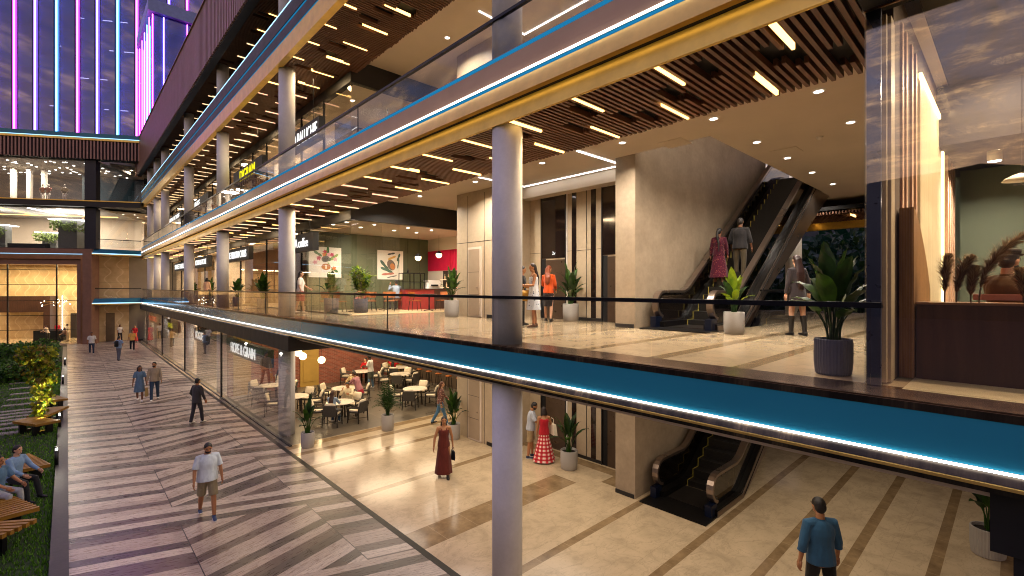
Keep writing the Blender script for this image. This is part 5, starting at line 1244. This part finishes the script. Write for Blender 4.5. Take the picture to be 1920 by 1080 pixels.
# --- plaza
p=G(389,970); person('man in a pale short sleeved shirt and khaki shorts walking alone on the plaza',p,toward(p)+8,1.78,'m','tan',('#c9d4dc','short'),('shorts','#8f8468'),'#2a3f66',('short','#1c1614'),((14,4),(-14,12)),((2,14,10),(6,14,14)),2,(0,18),beard=True,fat=1.13,vox=.013)
p=G(369,793); person('man in a charcoal suit walking away along the dark channel, hand in pocket',p,VF-18,1.78,'m','tan',('#3c3a3c','long','',-.14,'jacket'),('trousers','#34333a'),'#d8d4cc',('short','#120e0c'),((-8,6),(14,8)),((-6,24,40,20),(6,14,14)),2,vox=.014)
p=G(262,752); a=person('woman in a blue dress carrying a paper bag, hand in hand with a man',p,toward(p)-6,1.68,'f','brown',('#5d7894','short'),('dress','#5d7894','',.62,.235),'#e8e4de',('curly','#140e0c'),((12,6),(-10,10)),((2,16,6),(8,14,14)),2,(20,4),vox=.015)
J=JJ[a.name][0]; bag('paper_bag','tan paper shopping bag hanging from the hand of the woman in the blue dress',wpt(a,J['wri1']+J['hd1']*.1) if False else wpt(a,J['wri0']+J['hd0']*.1) ,(.3,.16,.42),plain('kraft_paper','#b79a64',.85,0,.08,5),.14,math.radians(20),True)
p=G(290,750); person('bearded man in a beige sweater and jeans walking beside the woman in the blue dress',p,toward(p)-4,1.84,'m','tan',('#a2937c','long'),('jeans','#33475f'),'#e8e4de',('short','#17110d'),((-10,12),(14,4)),((6,10,12),(-2,13,12)),2,(-18,4),beard=True,vox=.015)
p=G(223,676); a=person('man in a blue shirt with a black backpack, hands on hips, seen from behind',p,VF-6,1.8,'m','tan',('#7a93b8','short'),('trousers','#5a5e6c'),'#1c1a1c',('short','#120e0c'),((4,2),(-6,4)),((-10,38,72,60),(-10,38,72,60)),1,vox=.02)
b=thing('backpack','black backpack on the back of the man in the blue shirt','backpack',wpt(a,JJ[a.name][1]+Vector((0,-.2,.3))),a.rotation_euler.z); MB().tube([(0,0,-.24),(0,0,-.2),(0,0,.1),(0,.01,.22)],[(.14,.08),(.16,.1),(.15,.09),(.1,.05)],12,ref=(1,0,0)).build('pack',BLKM,b,True)
for s_ in (-1,1): MB().tube([(s_*.1,.08,.16),(s_*.11,.2,.24),(s_*.13,.33,.12),(s_*.14,.3,-.08)],.02,6).build('strap',BLKM,b,True)
p=G(172,664); person('man in a white T-shirt and dark jeans walking at the foot of the copper portal',p,toward(p),1.78,'m','brown',('#c8c6c4','short'),('jeans','#2c3c54'),'#dcd8d2',('short','#120e0c'),((12,4),(-12,10)),((4,12,10),(-4,12,12)),2,vox=.022)
p=G(248,657); person('man in a yellow top and dark trousers walking forward at the far end',p,toward(p),1.76,'m','tan',('#d3a458','short'),('trousers','#1a1c28'),'#cfcac4',('short','#120e0c'),((12,4),(-12,10)),((4,14,10),(-4,14,12)),2,vox=.022)
p=G(225,640); person('woman with long dark hair in a pale top by the far cream wall',p,VR-25,1.7,'f','tan',('#d8d0c8','short'),('trousers','#15161a'),'#222222',('long','#120e0c'),((10,4),(-10,10)),((10,12,30),(-4,12,12)),2,vox=.026)
p=G(253,642); person('woman wrapped in a red dress behind the man in yellow at the far end',p,toward(p),1.68,'f','tan',('#b02024','long'),('dress','#b02024','',.95,.26),'#222222',('long','#3a1210'),((4,2),(-4,2)),((10,8,40,20),(10,8,40,20)),2,vox=.026)
# --- ground floor lobby
p=G(832,893); a=person('woman in a long rust brown slip dress with a dark handbag walking through the lobby',p,toward(p)+5,1.72,'f','tan',('#5d231c','strap'),('dress','#5d231c','',.98,.255),'#17100e',('long','#120c0a'),((12,4),(-12,16)),((-10,16,4),(6,20,10)),2,(0,4),vox=.013)
J=JJ[a.name][0]; bag('handbag','small dark angular handbag in the hand of the woman in the brown dress',wpt(a,J['wri0']+J['hd0']*.09),(.3,.12,.26),plain('navy_leather','#131a26',.4,0,.1,8),.1,.6,True)
p=G(826,796); person('woman in a patterned blouse and blue jeans walking past a potted plant by the restaurant',p,VR+8,1.72,'f','fair',('#6d4842','long','flower'),('jeans','#4a7294'),'#1c1614',('long','#5a3420'),((-16,14),(20,4)),((22,12,20),(-8,10,16)),4,vox=.016)
p=G(995,858); person('man in a pale shirt and khaki shorts leaning towards the woman in the checked dress',p,VR-6,1.76,'m','tan',('#b4bac6','short'),('shorts','#a08a66'),'#24304a',('short','#17110d'),((4,2),(-4,2)),((20,8,70,20),(30,8,70,20)),5,(0,22),beard=True,vox=.014)
p=G(1020,866); a=person('woman in a red and white checked strap dress with her back turned by the lift',p,VF+5,1.68,'f','tan',('#b01a28','strap'),('dress','check','',1.05,.36),'#2a5a74',('bob','#1c0c0a'),((3,2),(-3,2)),((4,8,10),(10,20,40)),2,(10,6),vox=.014)
o=thing('tote_bag','cream tote bag under the arm of the woman in the checked dress','bag',wpt(a,(.27,.05,1.02)),a.rotation_euler.z+.3); MB().obox((0,0,0),(Vector((1,0,0)),Vector((0,1,0)),Vector((0,.3,1))),(.05,.22,.17)).build('bag_body',CREAMP,o); MB().tube([(0,.12,.15),(0,.06,.33),(0,-.06,.33),(0,-.12,.15)],.009,6).build('handle',CREAMP,o)
p=Vector((8.9,2.17,0)); person('man in a blue shirt with rolled sleeves walking away in the lower right',p,VF+2,2.0,'m','tan',('#2f5878','rolled'),('trousers','#171614'),'#141212',('short','#120d0b'),((10,4),(-8,8)),((-4,15,10),(4,17,8)),2,(0,6),vox=.012,fat=1.0)
# --- first floor
p=G(1001,613,F1); a=person('woman in a white patterned summer dress with a mustard bag, standing by the nearest column',p,D(-CC,SS)+12,1.66,'f','tan',('#d8dade','strap','dots'),('dress','#cdd2da','dots',.62,.24),'#5a3c28',('long','#22140f'),((4,3),(-4,3)),((14,8,76,30),(10,8,80,30)),1,(5,4),vox=.014)
o=thing('handbag','large mustard yellow handbag hanging from the arm of the woman in the white dress','bag',wpt(a,(.22,.1,.86)),a.rotation_euler.z); MB().tube([(0,-.24,.02),(0,-.2,-.02),(0,0,-.03),(0,.2,-.02),(0,.24,.02)],[(.05,.08),(.08,.14),(.09,.16),(.08,.14),(.05,.08)],12,ref=(1,0,0)).build('bag_body',plain('mustard_leather','#b8861c',.5,0,.1,8,.1),o,True); MB().tube([(0,-.14,.12),(0,-.06,.3),(0,.06,.3),(0,.14,.12)],.012,6).build('handle',plain('mustard_leather','#b8861c'),o)
p=G(1021,600,F1); p=Vector((10.9,9.95,F1)); person('woman with auburn hair in an orange blouse and black skirt facing the lift',p,VF-20,1.70,'f','fair',('#c44c14','long'),('skirt','#1e1614','',.62,.17),'#1a1210',('long','#7a3818'),((6,3),(-6,6)),((14,10,60,20),(6,10,40,10)),1,(-25,0),vox=.016)
p=Vector((9.35,9.55,F1)); person('person in black half hidden behind the nearest column, facing the woman in the white dress',p,VR,1.62,'f','tan',('#141416','short'),('trousers','#101012'),'#141212',('short','#120d0b'),((3,2),(-3,2)),((16,8,60,20),(16,8,60,20)),1,vox=.018)
p=Vector((11.67,3.3,F1)); person('woman with a long auburn ponytail in a short grey backless dress and black boots',p,VF+6,1.72,'f','fair',('#302a2e','long'),('dress','#302a2e','',.44,.19),'#14110f',('verylong','#240c0a'),((4,2),(-5,3)),((-2,12,10),(0,22,8)),0,vox=.014,sock=.85)
a=COL.objects['person'] if False else None
p=Vector((14.1,6.05,F1+1.12)); person('woman in a magenta sari shawl with a long black braid riding the upper escalator',p,0+20,1.66,'f','brown',('#42081f','long','sari'),('dress','#4c0a24','sari',.86,.27),'#141212',('braid','#120c0a'),((3,2),(-3,2)),((4,12,10),(4,12,12)),1,(-30,0),vox=.015)
p=Vector((14.5,5.6,F1+1.27)); person('man in a dark grey shirt and khaki trousers riding the upper escalator',p,5,1.8,'m','brown',('#262426','rolled'),('trousers','#4c4230'),'#141212',('short','#2a2422'),((4,3),(-4,3)),((0,18,30,10),(0,14,20)),2,vox=.015,fat=1.08)
p=G(559,588,F1); p=Vector((6.98,20.1,F1)); person('woman in a white blouse and crimson skirt half hidden by the second column',p,VR+10,1.70,'f','fair',('#d8ccc0','short'),('skirt','#8c1428','',.58,.2),'#c8b8a8',('verylong','#1c0f0d'),((8,3),(-8,8)),((20,8,40,10),(0,10,20)),1,vox=.017)
p=Vector((7.0,38.0,F1)); person('woman with bobbed dark hair by the fourth column on the first floor',p,VF,1.7,'f','fair',('#c9a48c','long'),('trousers','#1c2c3c'),'#222222',('bob','#0f0b0a'),((4,2),(-4,2)),((4,10,10),(4,10,10)),1,vox=.026)
p=Vector((8.6,27.0,F1)); person('blonde person in a tan jacket behind the shop glass under the long white sign',p,VF+30,1.72,'f','fair',('#8a6a48','long'),('trousers','#2c2420'),'#222222',('long','#8a6438'),((4,2),(-4,2)),((4,30,60,40),(4,30,60,40)),1,vox=.026)
p=Vector((12.6,19.3,F1)) 
# ================================================================ furniture
def cafe_chair(label,loc,rz,proto=[]):
    if proto: return dup(proto[0],loc,rz,label)
    o=thing('armchair',label,'chair',loc,rz,'grey woven armchairs in the restaurant')
    MB().box(-.26,.26,-.24,.26,.40,.46).build('seat',WICKER,o)
    mb=MB(); mb.prism([(-.24,.42),(-.20,.42),(-.29,.86),(-.34,.86)],'x',-.25,.25); mb.build('backrest',WICKER,o)
    for s in (-1,1):
        MB().prism([(-.27,.60),(.26,.58),(.28,.63),(-.28,.70)],'x',s*.29-.025,s*.29+.025).build('arm',WICKER,o)
        for y in (-.24,.24): MB().bar((s*.27,y,.6 if y>0 else .66),(s*.3,y*1.12,0),.035).build('leg',CHLEG,o)
        MB().bar((s*.29,-.25,.14),(-s*.29,.25,.14),.018).build('stretcher',CHLEG,o)
    mb=MB(); mb.tube([(0,-.15,.60),(0,-.18,.68),(0,-.23,.84),(0,-.25,.92)],[(.2,.05),(.23,.07),(.22,.065),(.19,.04)],12,ref=(1,0,0)); mb.build('back_cushion',CREAMP,o,True)
    MB().box(-.24,.24,-.2,.28,.46,.51).build('seat_cushion',CREAMP,o)
    proto.append(o); return o
def cafe_table(label,loc,proto=[]):
    if proto: return dup(proto[0],loc,0,label)
    o=thing('round_table',label,'table',loc,0,'round white restaurant tables')
    MB().lathe([(.5,.715),(.56,.72),(.56,.74),(.54,.75)],40).build('tabletop',TOPW,o)
    for a in range(4): MB().bar((.3*math.cos(a*PI/2+.6),.3*math.sin(a*PI/2+.6),.715),(.36*math.cos(a*PI/2+.6),.36*math.sin(a*PI/2+.6),0),.05).build('leg',CHLEG,o)
    proto.append(o); return o
TB_=[('front round white table where the long haired woman sits with her back turned',(638,753),[200,340,70,270]),('middle round white table with a man in white seated behind it',(645,727),[170,10]),('back round white table of the woman with a bun by the brick wall',(655,685),[175,5]),('back right round white table of the woman in red stretching her arms',(735,684),[150,30,270]),('round white table between the waiter and the bar',(748,695),[200,330,80,275]),('empty round white table nearest the woman in jeans',(778,728),[185,350,80,268]),('round white table half hidden by the second column',(553,742),[20,80,200]),('round white table behind the shop glass where a woman sits',(508,722),[20,160,270])]
TS=['the front table with the long haired woman','the middle table of the man in yellow','the back table of the woman with a bun','the back table of the woman in red stretching','the table between the waiter and the bar','the empty table nearest the woman in jeans','the table half hidden by the second column','the table behind the shop glass with a seated woman']
tpos=[]
for n,(lb,(px,py),angs) in enumerate(TB_):
    q=G(px,py,.745)
    if n==2: q=Vector((12.2,25.4,0))
    if n==3: q=Vector((14.4,25.2,0))
    if n==4: q=Vector((13.35,23.2,0))
    q.z=0; tpos.append(q); cafe_table(lb,q)
    for a in angs:
        A=math.radians(a+VR)  # angles counted from picture right
        c=q+Vector((math.cos(A),math.sin(A),0))*.88
        w_=('right of' if a<45 or a>315 else 'behind' if a<135 else 'left of' if a<225 else 'in front of')
        cafe_chair('grey woven armchair %s %s'%(w_,TS[n]),c,A+PI/2)
q=tpos
# --- people in the restaurant
def seat(t,a,d=.82): A=math.radians(a+VR); return t+Vector((math.cos(A),math.sin(A),0))*d, a+VR+180
sitl=((82,84,6),(80,82,6)); sitl2=((84,86,4),(78,76,8))
p,fc=seat(q[0],268,.84); person('seated woman in pale blue with very long brown hair, back turned, at the front table',p,fc,1.66,'f','fair',('#8fa4bc','long'),('jeans','#33475f'),'#e0d8cc',('verylong','#3c2418'),sitl,((40,12,50,20),(40,12,50,20)),6,sit=.5,vox=.016)
p,fc=seat(q[0],88,.95); person('seated man in a cream shirt, chin on hand, facing the long haired woman',p,fc,1.74,'m','tan',('#d3c4a4','long'),('trousers','#4a4238'),'#222222',('short','#17110d'),sitl,((50,14,60,20),(50,14,110,30)),10,(0,18),sit=.5,vox=.016)
p,fc=seat(q[1],80,.9); person('seated man in a light yellow sweater behind the middle table with both hands raised',p,fc,1.76,'m','tan',('#c9b184','long'),('trousers','#4a4238'),'#222222',('short','#17110d'),sitl,((30,24,80,30),(30,24,80,30)),2,(10,0),sit=.5,vox=.016)
p=q[0].lerp(q[1],.55)+Vector((math.cos(math.radians(VR)),math.sin(math.radians(VR)),0))*.75; a=person('waiter in a pink shirt and red apron bending over the front table with a pad',p,VR+165,1.74,'m','brown',('#9a6870','long'),('shorts','#4a5258'),'#c01a34',('short','#2a1a14'),((4,4),(-4,8)),((40,8,40,20),(30,8,50,20)),22,(0,14),apron='#a01430',vox=.016)
p,fc=seat(q[2],95,.85); person('seated woman in a red blouse with dark hair in a bun by the brick wall',p,fc,1.66,'f','fair',('#b8121c','long'),('trousers','#222222'),'#222222',('bun','#17110d'),sitl,((30,16,70,30),(30,16,70,30)),4,(-20,0),sit=.5,vox=.017)
p,fc=seat(q[3],262,.8); person('seated woman in red with very long black hair, arms behind her head',p,fc,1.68,'f','fair',('#b8121c','long'),('trousers','#222222'),'#222222',('verylong','#0f0b0a'),sitl,((120,50,120,40),(120,50,120,40)),0,sit=.5,vox=.017)
p=Vector((11.9,23.0,0)); p=G(695,728); a=person('waiter in a white T-shirt, long grey apron and jeans by the brick wall',p,VR+170,1.78,'m','dark',('#dcdad6','short'),('jeans','#5a7690'),'#e8e4de',('short','#0f0b0a'),((4,3),(-4,3)),((14,8,74,20),(14,8,74,20)),3,(0,16),apron='#4c5048',vox=.016)
p,fc=seat(q[7],95,.8); person('seated woman with dark pinned hair in a white top behind the shop glass',p,fc+160,1.66,'f','fair',('#d8d0c8','short'),('trousers','#333333'),'#222222',('pony','#1c0f0d'),sitl,((30,16,60,20),(30,16,60,20)),8,sit=.5,vox=.02)
# bar with stools
o=thing('restaurant_bar','brown timber bar along the right side of the restaurant','bar',(15.6,22.3,0)); MB().box(-.3,.4,-3.8,4.0,0,1.05).build('front',plain('taupe_bar','#5a4a3a',.6,0,.1,2),o); MB().box(-.38,.45,-3.85,4.05,1.05,1.1).build('top',WALN,o)
st=None
for k,(px,py) in enumerate([(799,695),(811,698),(822,700),(834,704),(845,707)]):
    z=.76; y=23.6-k*.95; loc=(14.85,y,0)
    if st is None:
        st=thing('bar_stool','slim black bar stool with a round orange brown seat in front of the restaurant bar','bar stool',loc,0,'bar stools at the restaurant bar')
        MB().lathe([(.17,.74),(.18,.76),(.17,.79)],20).build('seat',ORNG,st,True)
        for a in range(4): MB().bar((.12*math.cos(a*PI/2+.78),.12*math.sin(a*PI/2+.78),.74),(.2*math.cos(a*PI/2+.78),.2*math.sin(a*PI/2+.78),0),.022).build('leg',BLKM,st)
        MB().lathe([(.17,.24),(.185,.25),(.17,.26)],20,cap=False).build('foot_ring',BLKM,st)
    else: dup(st,loc)
# coffee shop furniture
def ochair(loc,rz,label,proto=[]):
    if proto: return dup(proto[0],loc,rz,label)
    o=thing('cafe_chair',label,'chair',loc,rz,'orange leather chairs in the coffee shop')
    MB().box(-.22,.22,-.2,.22,.44,.48).build('seat',ORNG,o)
    mb=MB(); vs=[];n=9
    for j in range(n):
        a=-1.15+2.3*j/(n-1)
        for z,r in ((.6,.25),(.86,.29)):
            for e in (0,.025): vs.append(((r+e)*math.sin(a),-(r+e)*math.cos(a)+.02,z))
    fs=[]
    for j in range(n-1):
        b=4*j
        for u,v_ in ((0,2),(2,3),(3,1),(1,0)): fs.append((b+u,b+v_,b+4+v_,b+4+u))
    fs+=[(0,1,3,2),(4*n-4,4*n-2,4*n-1,4*n-3)]
    mb.add(vs,fs); mb.build('backrest',ORNG,o,False)
    for sx in (-1,1):
        for sy in (-1,1): MB().bar((sx*.18,sy*.17,.44),(sx*.23,sy*.22,0),.02).build('leg',CHLEG,o)
        MB().bar((sx*.2,-.17,.44),(sx*.24,-.12,.64),.018).build('back_post',CHLEG,o)
    proto.append(o); return o
def btable(loc,label,proto=[]):
    if proto: return dup(proto[0],loc,0,label)
    o=thing('pedestal_table',label,'table',loc,0,'small pedestal tables in the coffee shop')
    MB().lathe([(.33,.72),(.34,.74),(.33,.755)],28).build('tabletop',WALN,o); MB().lathe([(.035,.03),(.03,.3),(.035,.72)],10).build('stem',BLKM,o,True)
    mb=MB()
    for a in range(4): mb.bar((0,0,.05),(.27*math.cos(a*PI/2),.27*math.sin(a*PI/2),.015),.05,.03)
    mb.build('foot',BLKM,o); proto.append(o); return o
FZ=F1+.012
for n,(x,y,lb) in enumerate([(9.05,19.55,'left small pedestal table between the two potted plants in the coffee shop'),(11.0,20.6,'middle small pedestal table by the seated man in the coffee shop'),(12.05,18.35,'right small pedestal table in front of the red coffee counter')]): btable((x,y,FZ),lb)
for (x,y,rz,lb) in [(8.45,19.7,-90,'orange chair left of the left pedestal table'),(9.65,19.35,90,'orange chair right of the left pedestal table'),(8.3,20.6,-60,'orange chair by the green wall behind the leafy plant'),(10.35,20.8,-90,'orange chair left of the seated man'),(11.45,20.15,60,'orange chair the man in grey blue sits on'),(11.45,18.6,-100,'orange chair left of the right pedestal table'),(12.65,18.2,90,'orange chair right of the right pedestal table'),(10.4,19.0,150,'orange chair in the middle of the coffee shop facing the wall')]: ochair((x,y,FZ),math.radians(rz),lb)
person('man in a grey blue shirt sitting in the coffee shop, hand to his face',Vector((11.45,20.2,FZ)),VF+40,1.76,'m','tan',('#8a95a4','long'),('trousers','#4a4a50'),'#222222',('short','#120d0b'),sitl,((60,14,110,20),(20,10,50,10)),4,sit=.5,vox=.017)
person('woman sitting low behind the leafy plant in the coffee shop',Vector((10.1,20.9,FZ)),VF+150,1.62,'f','fair',('#6a4a3c','long'),('trousers','#b0584a'),'#222222',('long','#5a2c18'),sitl,((30,14,70,20),(30,10,50,10)),4,sit=.5,vox=.02)
# lounge guest
q9=Vector((8.0,.1,F1+.014)); a=person('bearded man in a tan jacket and dark flat cap sitting in the lounge',q9,VR+8,1.8,'m','fair',('#5a3d1c','long','',-.1,'jacket'),('trousers','#2a2622'),'#141212',('short','#241812'),sitl,((30,10,60,20),(30,10,60,20)),4,(0,2),beard=True,sit=.52,vox=.014)
hc=JJ[a.name][3]; o=thing('flat_cap','dark brown flat cap on the head of the lounge guest','cap',wpt(a,hc+Vector((0,0,.07))),a.rotation_euler.z); MB().lathe([(.085,0),(.1,.03),(.1,.06),(.05,.075)],18).build('crown',plain('brown_felt','#241a16',.9),o,True); MB().tube([(0,.06,.01),(0,.12,.005),(0,.15,-.005)],[(.08,.012),(.07,.01),(.03,.006)],10,ref=(1,0,0)).build('brim',plain('brown_felt','#241a16'),o,True)
tag(MB().box(7.8,8.25,-.15,.35,F1+.4,F1+.5).build('lounge_stool',WALN),'low dark lounge seat under the man in the tan jacket','seat')
# bench sitters
p=Vector((-1.25,16.75,0)); person('man in a blue T-shirt and pale trousers sitting on the lawn bench',p,VR+4,1.78,'m','tan',('#4f7090','short'),('trousers','#9a9ca4'),'#17171a',('short','#120d0b'),((84,82,4),(80,84,6)),((30,8,30,10),(34,8,28,10)),6,(0,0),sit=.50,vox=.013)
p=Vector((-1.0,17.6,0)); person('man in a light blue shirt sitting on the far edge of the lawn bench',p,VR+2,1.76,'m','fair',('#7d9cc0','long'),('trousers','#1c1e24'),'#15151a',('short','#1a1210'),((84,70,4),(80,74,6)),((34,8,30,10),(34,8,28,10)),8,(0,2),sit=.50,vox=.014)
# entrance lobby people, far away
W_=lambda x,y,z=0: Vector(P0)+U*x+Vector((-U.y,U.x,0))*y+Vector((0,0,z))
person('receptionist in a red jacket standing behind the black desk in the glazed entrance',W_(6.0,-5.2,.03),-60,1.75,'f','fair',('#b01030','long'),('trousers','#222222'),'#222222',('bun','#1c120d'),((2,2),(-2,2)),((10,10,60,20),(10,10,60,20)),2,vox=.03)
person('person in white standing by the mullion in the glazed entrance',W_(3.75,-3.0,.03),170,1.75,'m','tan',('#d8d4d0','long'),('trousers','#a09a90'),'#222222',('short','#1c120d'),((2,2),(-2,2)),((10,10,60,20),(10,10,30,20)),2,vox=.03)
person('person in white bending at the reception desk behind the hedge',W_(5.2,-2.6,.03),140,1.7,'f','fair',('#d0c4bc','long'),('trousers','#222222'),'#222222',('short','#3a1c12'),((2,2),(-2,2)),((30,10,40,20),(30,10,30,20)),20,vox=.03)
person('person with auburn hair sitting in the entrance lobby behind the hedge',W_(3.3,-1.9,.03),200,1.7,'f','fair',('#8a6a5a','long'),('trousers','#222222'),'#222222',('bob','#4a1c12'),((80,80),(80,80)),((30,10,40,20),(30,10,30,20)),4,sit=.6,vox=.03)
# ================================================================ potted plants
def blade(mb,P,W,fold=.25,n=9):
    vs=[];fs=[]
    for i in range(n):
        f=i/(n-1); k=f*(len(P)-1); j=min(len(P)-2,int(k)); p=P[j].lerp(P[j+1],k-j); d=(P[j+1]-P[j]).normalized()
        sd=d.cross(Vector((0,0,1))); sd=sd.normalized() if sd.length>.05 else Vector((1,0,0)); nn=sd.cross(d)
        w_=W*(math.sin(PI*min(1,f*1.02)**.75)**.8)*(.98 if f<.97 else .0)+.002
        for s_ in (-1,-.5,0,.5,1): vs.append(p+sd*w_*s_+nn*abs(s_)*w_*fold+nn*.01*math.sin(f*22+s_))
    for i in range(n-1):
        for j in range(4): fs.append((5*i+j,5*i+j+1,5*i+j+6,5*i+j+5))
    mb.add(vs,fs)
def paddle(pot_r,pot_h,h,n,W,seed,spread=.5):
    rg=random.Random(seed); st=MB(); lf=MB()
    for k in range(n):
        a=k*2.4+rg.uniform(-.4,.4); f=(k+.5)/n; ht=h*(1.0-.5*f)*rg.uniform(.88,1.08); out=spread*h*(.18+.75*f)*rg.uniform(.8,1.2)
        d=Vector((math.cos(a),math.sin(a),0)); b=d*pot_r*.35*rg.random()+Vector((0,0,pot_h-.06))
        pl=.42 if f<.7 else .5
        P=[]
        for i in range(14):
            t_=i/13; z=ht*(1.22*t_-.30*t_**3*(.6+1.1*f)); P.append(b+d*out*(t_**1.7)+Vector((0,0,z)))
        i0=int(13*pl); st.tube(P[:i0+2],[.014*(1-.4*i/(i0+2)) for i in range(i0+2)],5); lf.cur=rg.randrange(2); blade(lf,P[i0:],W*rg.uniform(.8,1.15)*(1-.25*f))
    return st,lf
def potted(label,loc,seed,pr,ph,h,n,W,leaf,pot,group='plants in round pots',kind='paddle',spread=.5,ribs=0):
    o=thing('potted_plant',label,'potted plant',loc,seed*.7,group); 
    pb=MB().lathe([(pr*.86,0),(pr*.93,.02),(pr,ph*.35),(pr,ph-.01),(pr*.97,ph),(pr*.9,ph),(pr*.9,ph-.08)],72 if ribs else 32,ribs=ribs,rd=.008).build('pot',pot,o,not ribs)
    MB().lathe([(pr*.9,ph-.09),(pr*.9,ph-.07)],24).build('soil',SOIL,o)
    if kind=='paddle': st,lf=paddle(pr,ph,h,n,W,seed,spread)
    elif kind=='palm':
        rg=random.Random(seed); st=MB(); lf=MB()
        for k in range(n):
            a=k*2.4; f=(k+.5)/n; d=Vector((math.cos(a),math.sin(a),0)); ht=h*(1-.45*f); P=[]
            for i in range(12): t_=i/11; P.append(d*(.04+spread*h*(.25+.6*f)*t_**1.6)+Vector((0,0,ph-.05+ht*(1.35*t_-.5*t_**2.6*(.4+f)))))
            st.tube(P,[.009*(1-.7*i/11) for i in range(12)],4)
            for i in range(3,12):
                for s_ in (-1,1):
                    dd=(P[i]-P[i-1]).normalized(); sd=dd.cross(Vector((0,0,1))).normalized()*s_; e=P[i]+sd*W*1.9*math.sin(PI*(i-2)/11)**.6+dd*W*1.3-Vector((0,0,.05)); wv=dd*.018; m_=P[i].lerp(e,.5)+Vector((0,0,.02)); lf.add([P[i],m_-wv,e,m_+wv],[(0,1,2,3)])
    else:
        rg=random.Random(seed); st=MB(); lf=MB()
        for k in range(9):
            a=k*2.4; d=Vector((math.cos(a),math.sin(a),0)); tp=d*rg.uniform(.1,.42)+Vector((0,0,ph+h*rg.uniform(.65,1)))
            st.bar(d*.06+Vector((0,0,ph-.08)),tp,.016)
            for i in range(26):
                f=rg.uniform(.25,1); b=(d*.06+Vector((0,0,ph))).lerp(tp,f); v=Vector((rg.gauss(0,1),rg.gauss(0,1),rg.gauss(.5,.6))).normalized(); P=[b,b+v*W*1.1+Vector((0,0,.02)),b+v*W*2.2]; lf.cur=rg.randrange(2); blade(lf,P,W*.45,.2,5)
    st.build('stems',leaf[0],o); lf.build('leaves',leaf,o,True); return o
L1=[LEAF1,LEAFD]
potted('potted paddle leaf plant next to the second column on the ground floor',G(577,838),1,.22,.52,1.3,13,.10,L1,POTG)
potted('bushy palm in a white pot at the edge of the restaurant tiles',G(727,806),2,.24,.6,1.1,34,.09,[LEAF3,LEAFD],POTG,kind='palm')
potted('potted paddle leaf plant in a white pot against the stone block on the ground floor',Vector((10.2,13.95,0)),3,.24,.56,1.35,13,.11,L1,POTG)
potted('potted paddle leaf plant in a white pot between the ground floor lift doors',G(1067,878),4,.26,.56,1.4,14,.11,L1,POTG)
potted('potted paddle leaf plant with torn leaves in a ribbed pot at the lower right edge',G(1853,1040),5,.28,.56,1.5,12,.13,[LEAF1,LEAFD],POTG,ribs=1)
potted('leafy plant in a grey pot by the second sign on the first floor',Vector((7.3,26.4,F1)),6,.26,.5,1.35,15,.15,L1,POTD)
potted('plant in a pot beside the third column on the first floor',Vector((7.35,31.5,F1)),7,.26,.5,1.3,13,.15,L1,POTD)
potted('plant in a pot beside the fourth column on the first floor',Vector((7.35,38.8,F1)),8,.26,.5,1.3,13,.15,L1,POTD)
potted('plant in a pot beyond the fourth column on the first floor',Vector((7.35,44.8,F1)),9,.26,.5,1.2,12,.15,L1,POTD)
potted('dark broad leaved plant in a grey pot in front of the coffee cup poster',Vector((8.05,19.6,F1)),10,.29,.62,1.25,17,.15,[LEAF1,LEAF3],POTD)
potted('bright yellow green bush in a grey pot in the middle of the coffee shop front',Vector((8.95,18.75,F1)),11,.28,.6,1.35,0,.13,[LEAF2,LEAF1],POTD,kind='bush')
potted('potted paddle leaf plant at the right edge of the coffee shop beside the service door',Vector((10.15,14.0,F1)),12,.26,.6,1.3,13,.11,L1,POTG)
potted('potted paddle leaf plant in a white pot between the first floor lift doors',Vector((11.55,9.6,F1)),13,.25,.55,1.4,14,.11,L1,POTG)
potted('potted bright leaved plant in a white pot in front of the upper escalator',Vector((11.05,4.4,F1)),14,.22,.5,1.05,14,.10,[LEAF3,LEAF2],POTG)
potted('largest dark paddle leaf plant in a big ribbed grey pot by the lounge window',Vector((6.75,1.52,F1)),15,.20,.43,1.28,19,.125,[LEAFD,LEAF1],POTD,ribs=1)
bpy.context.view_layer.update()
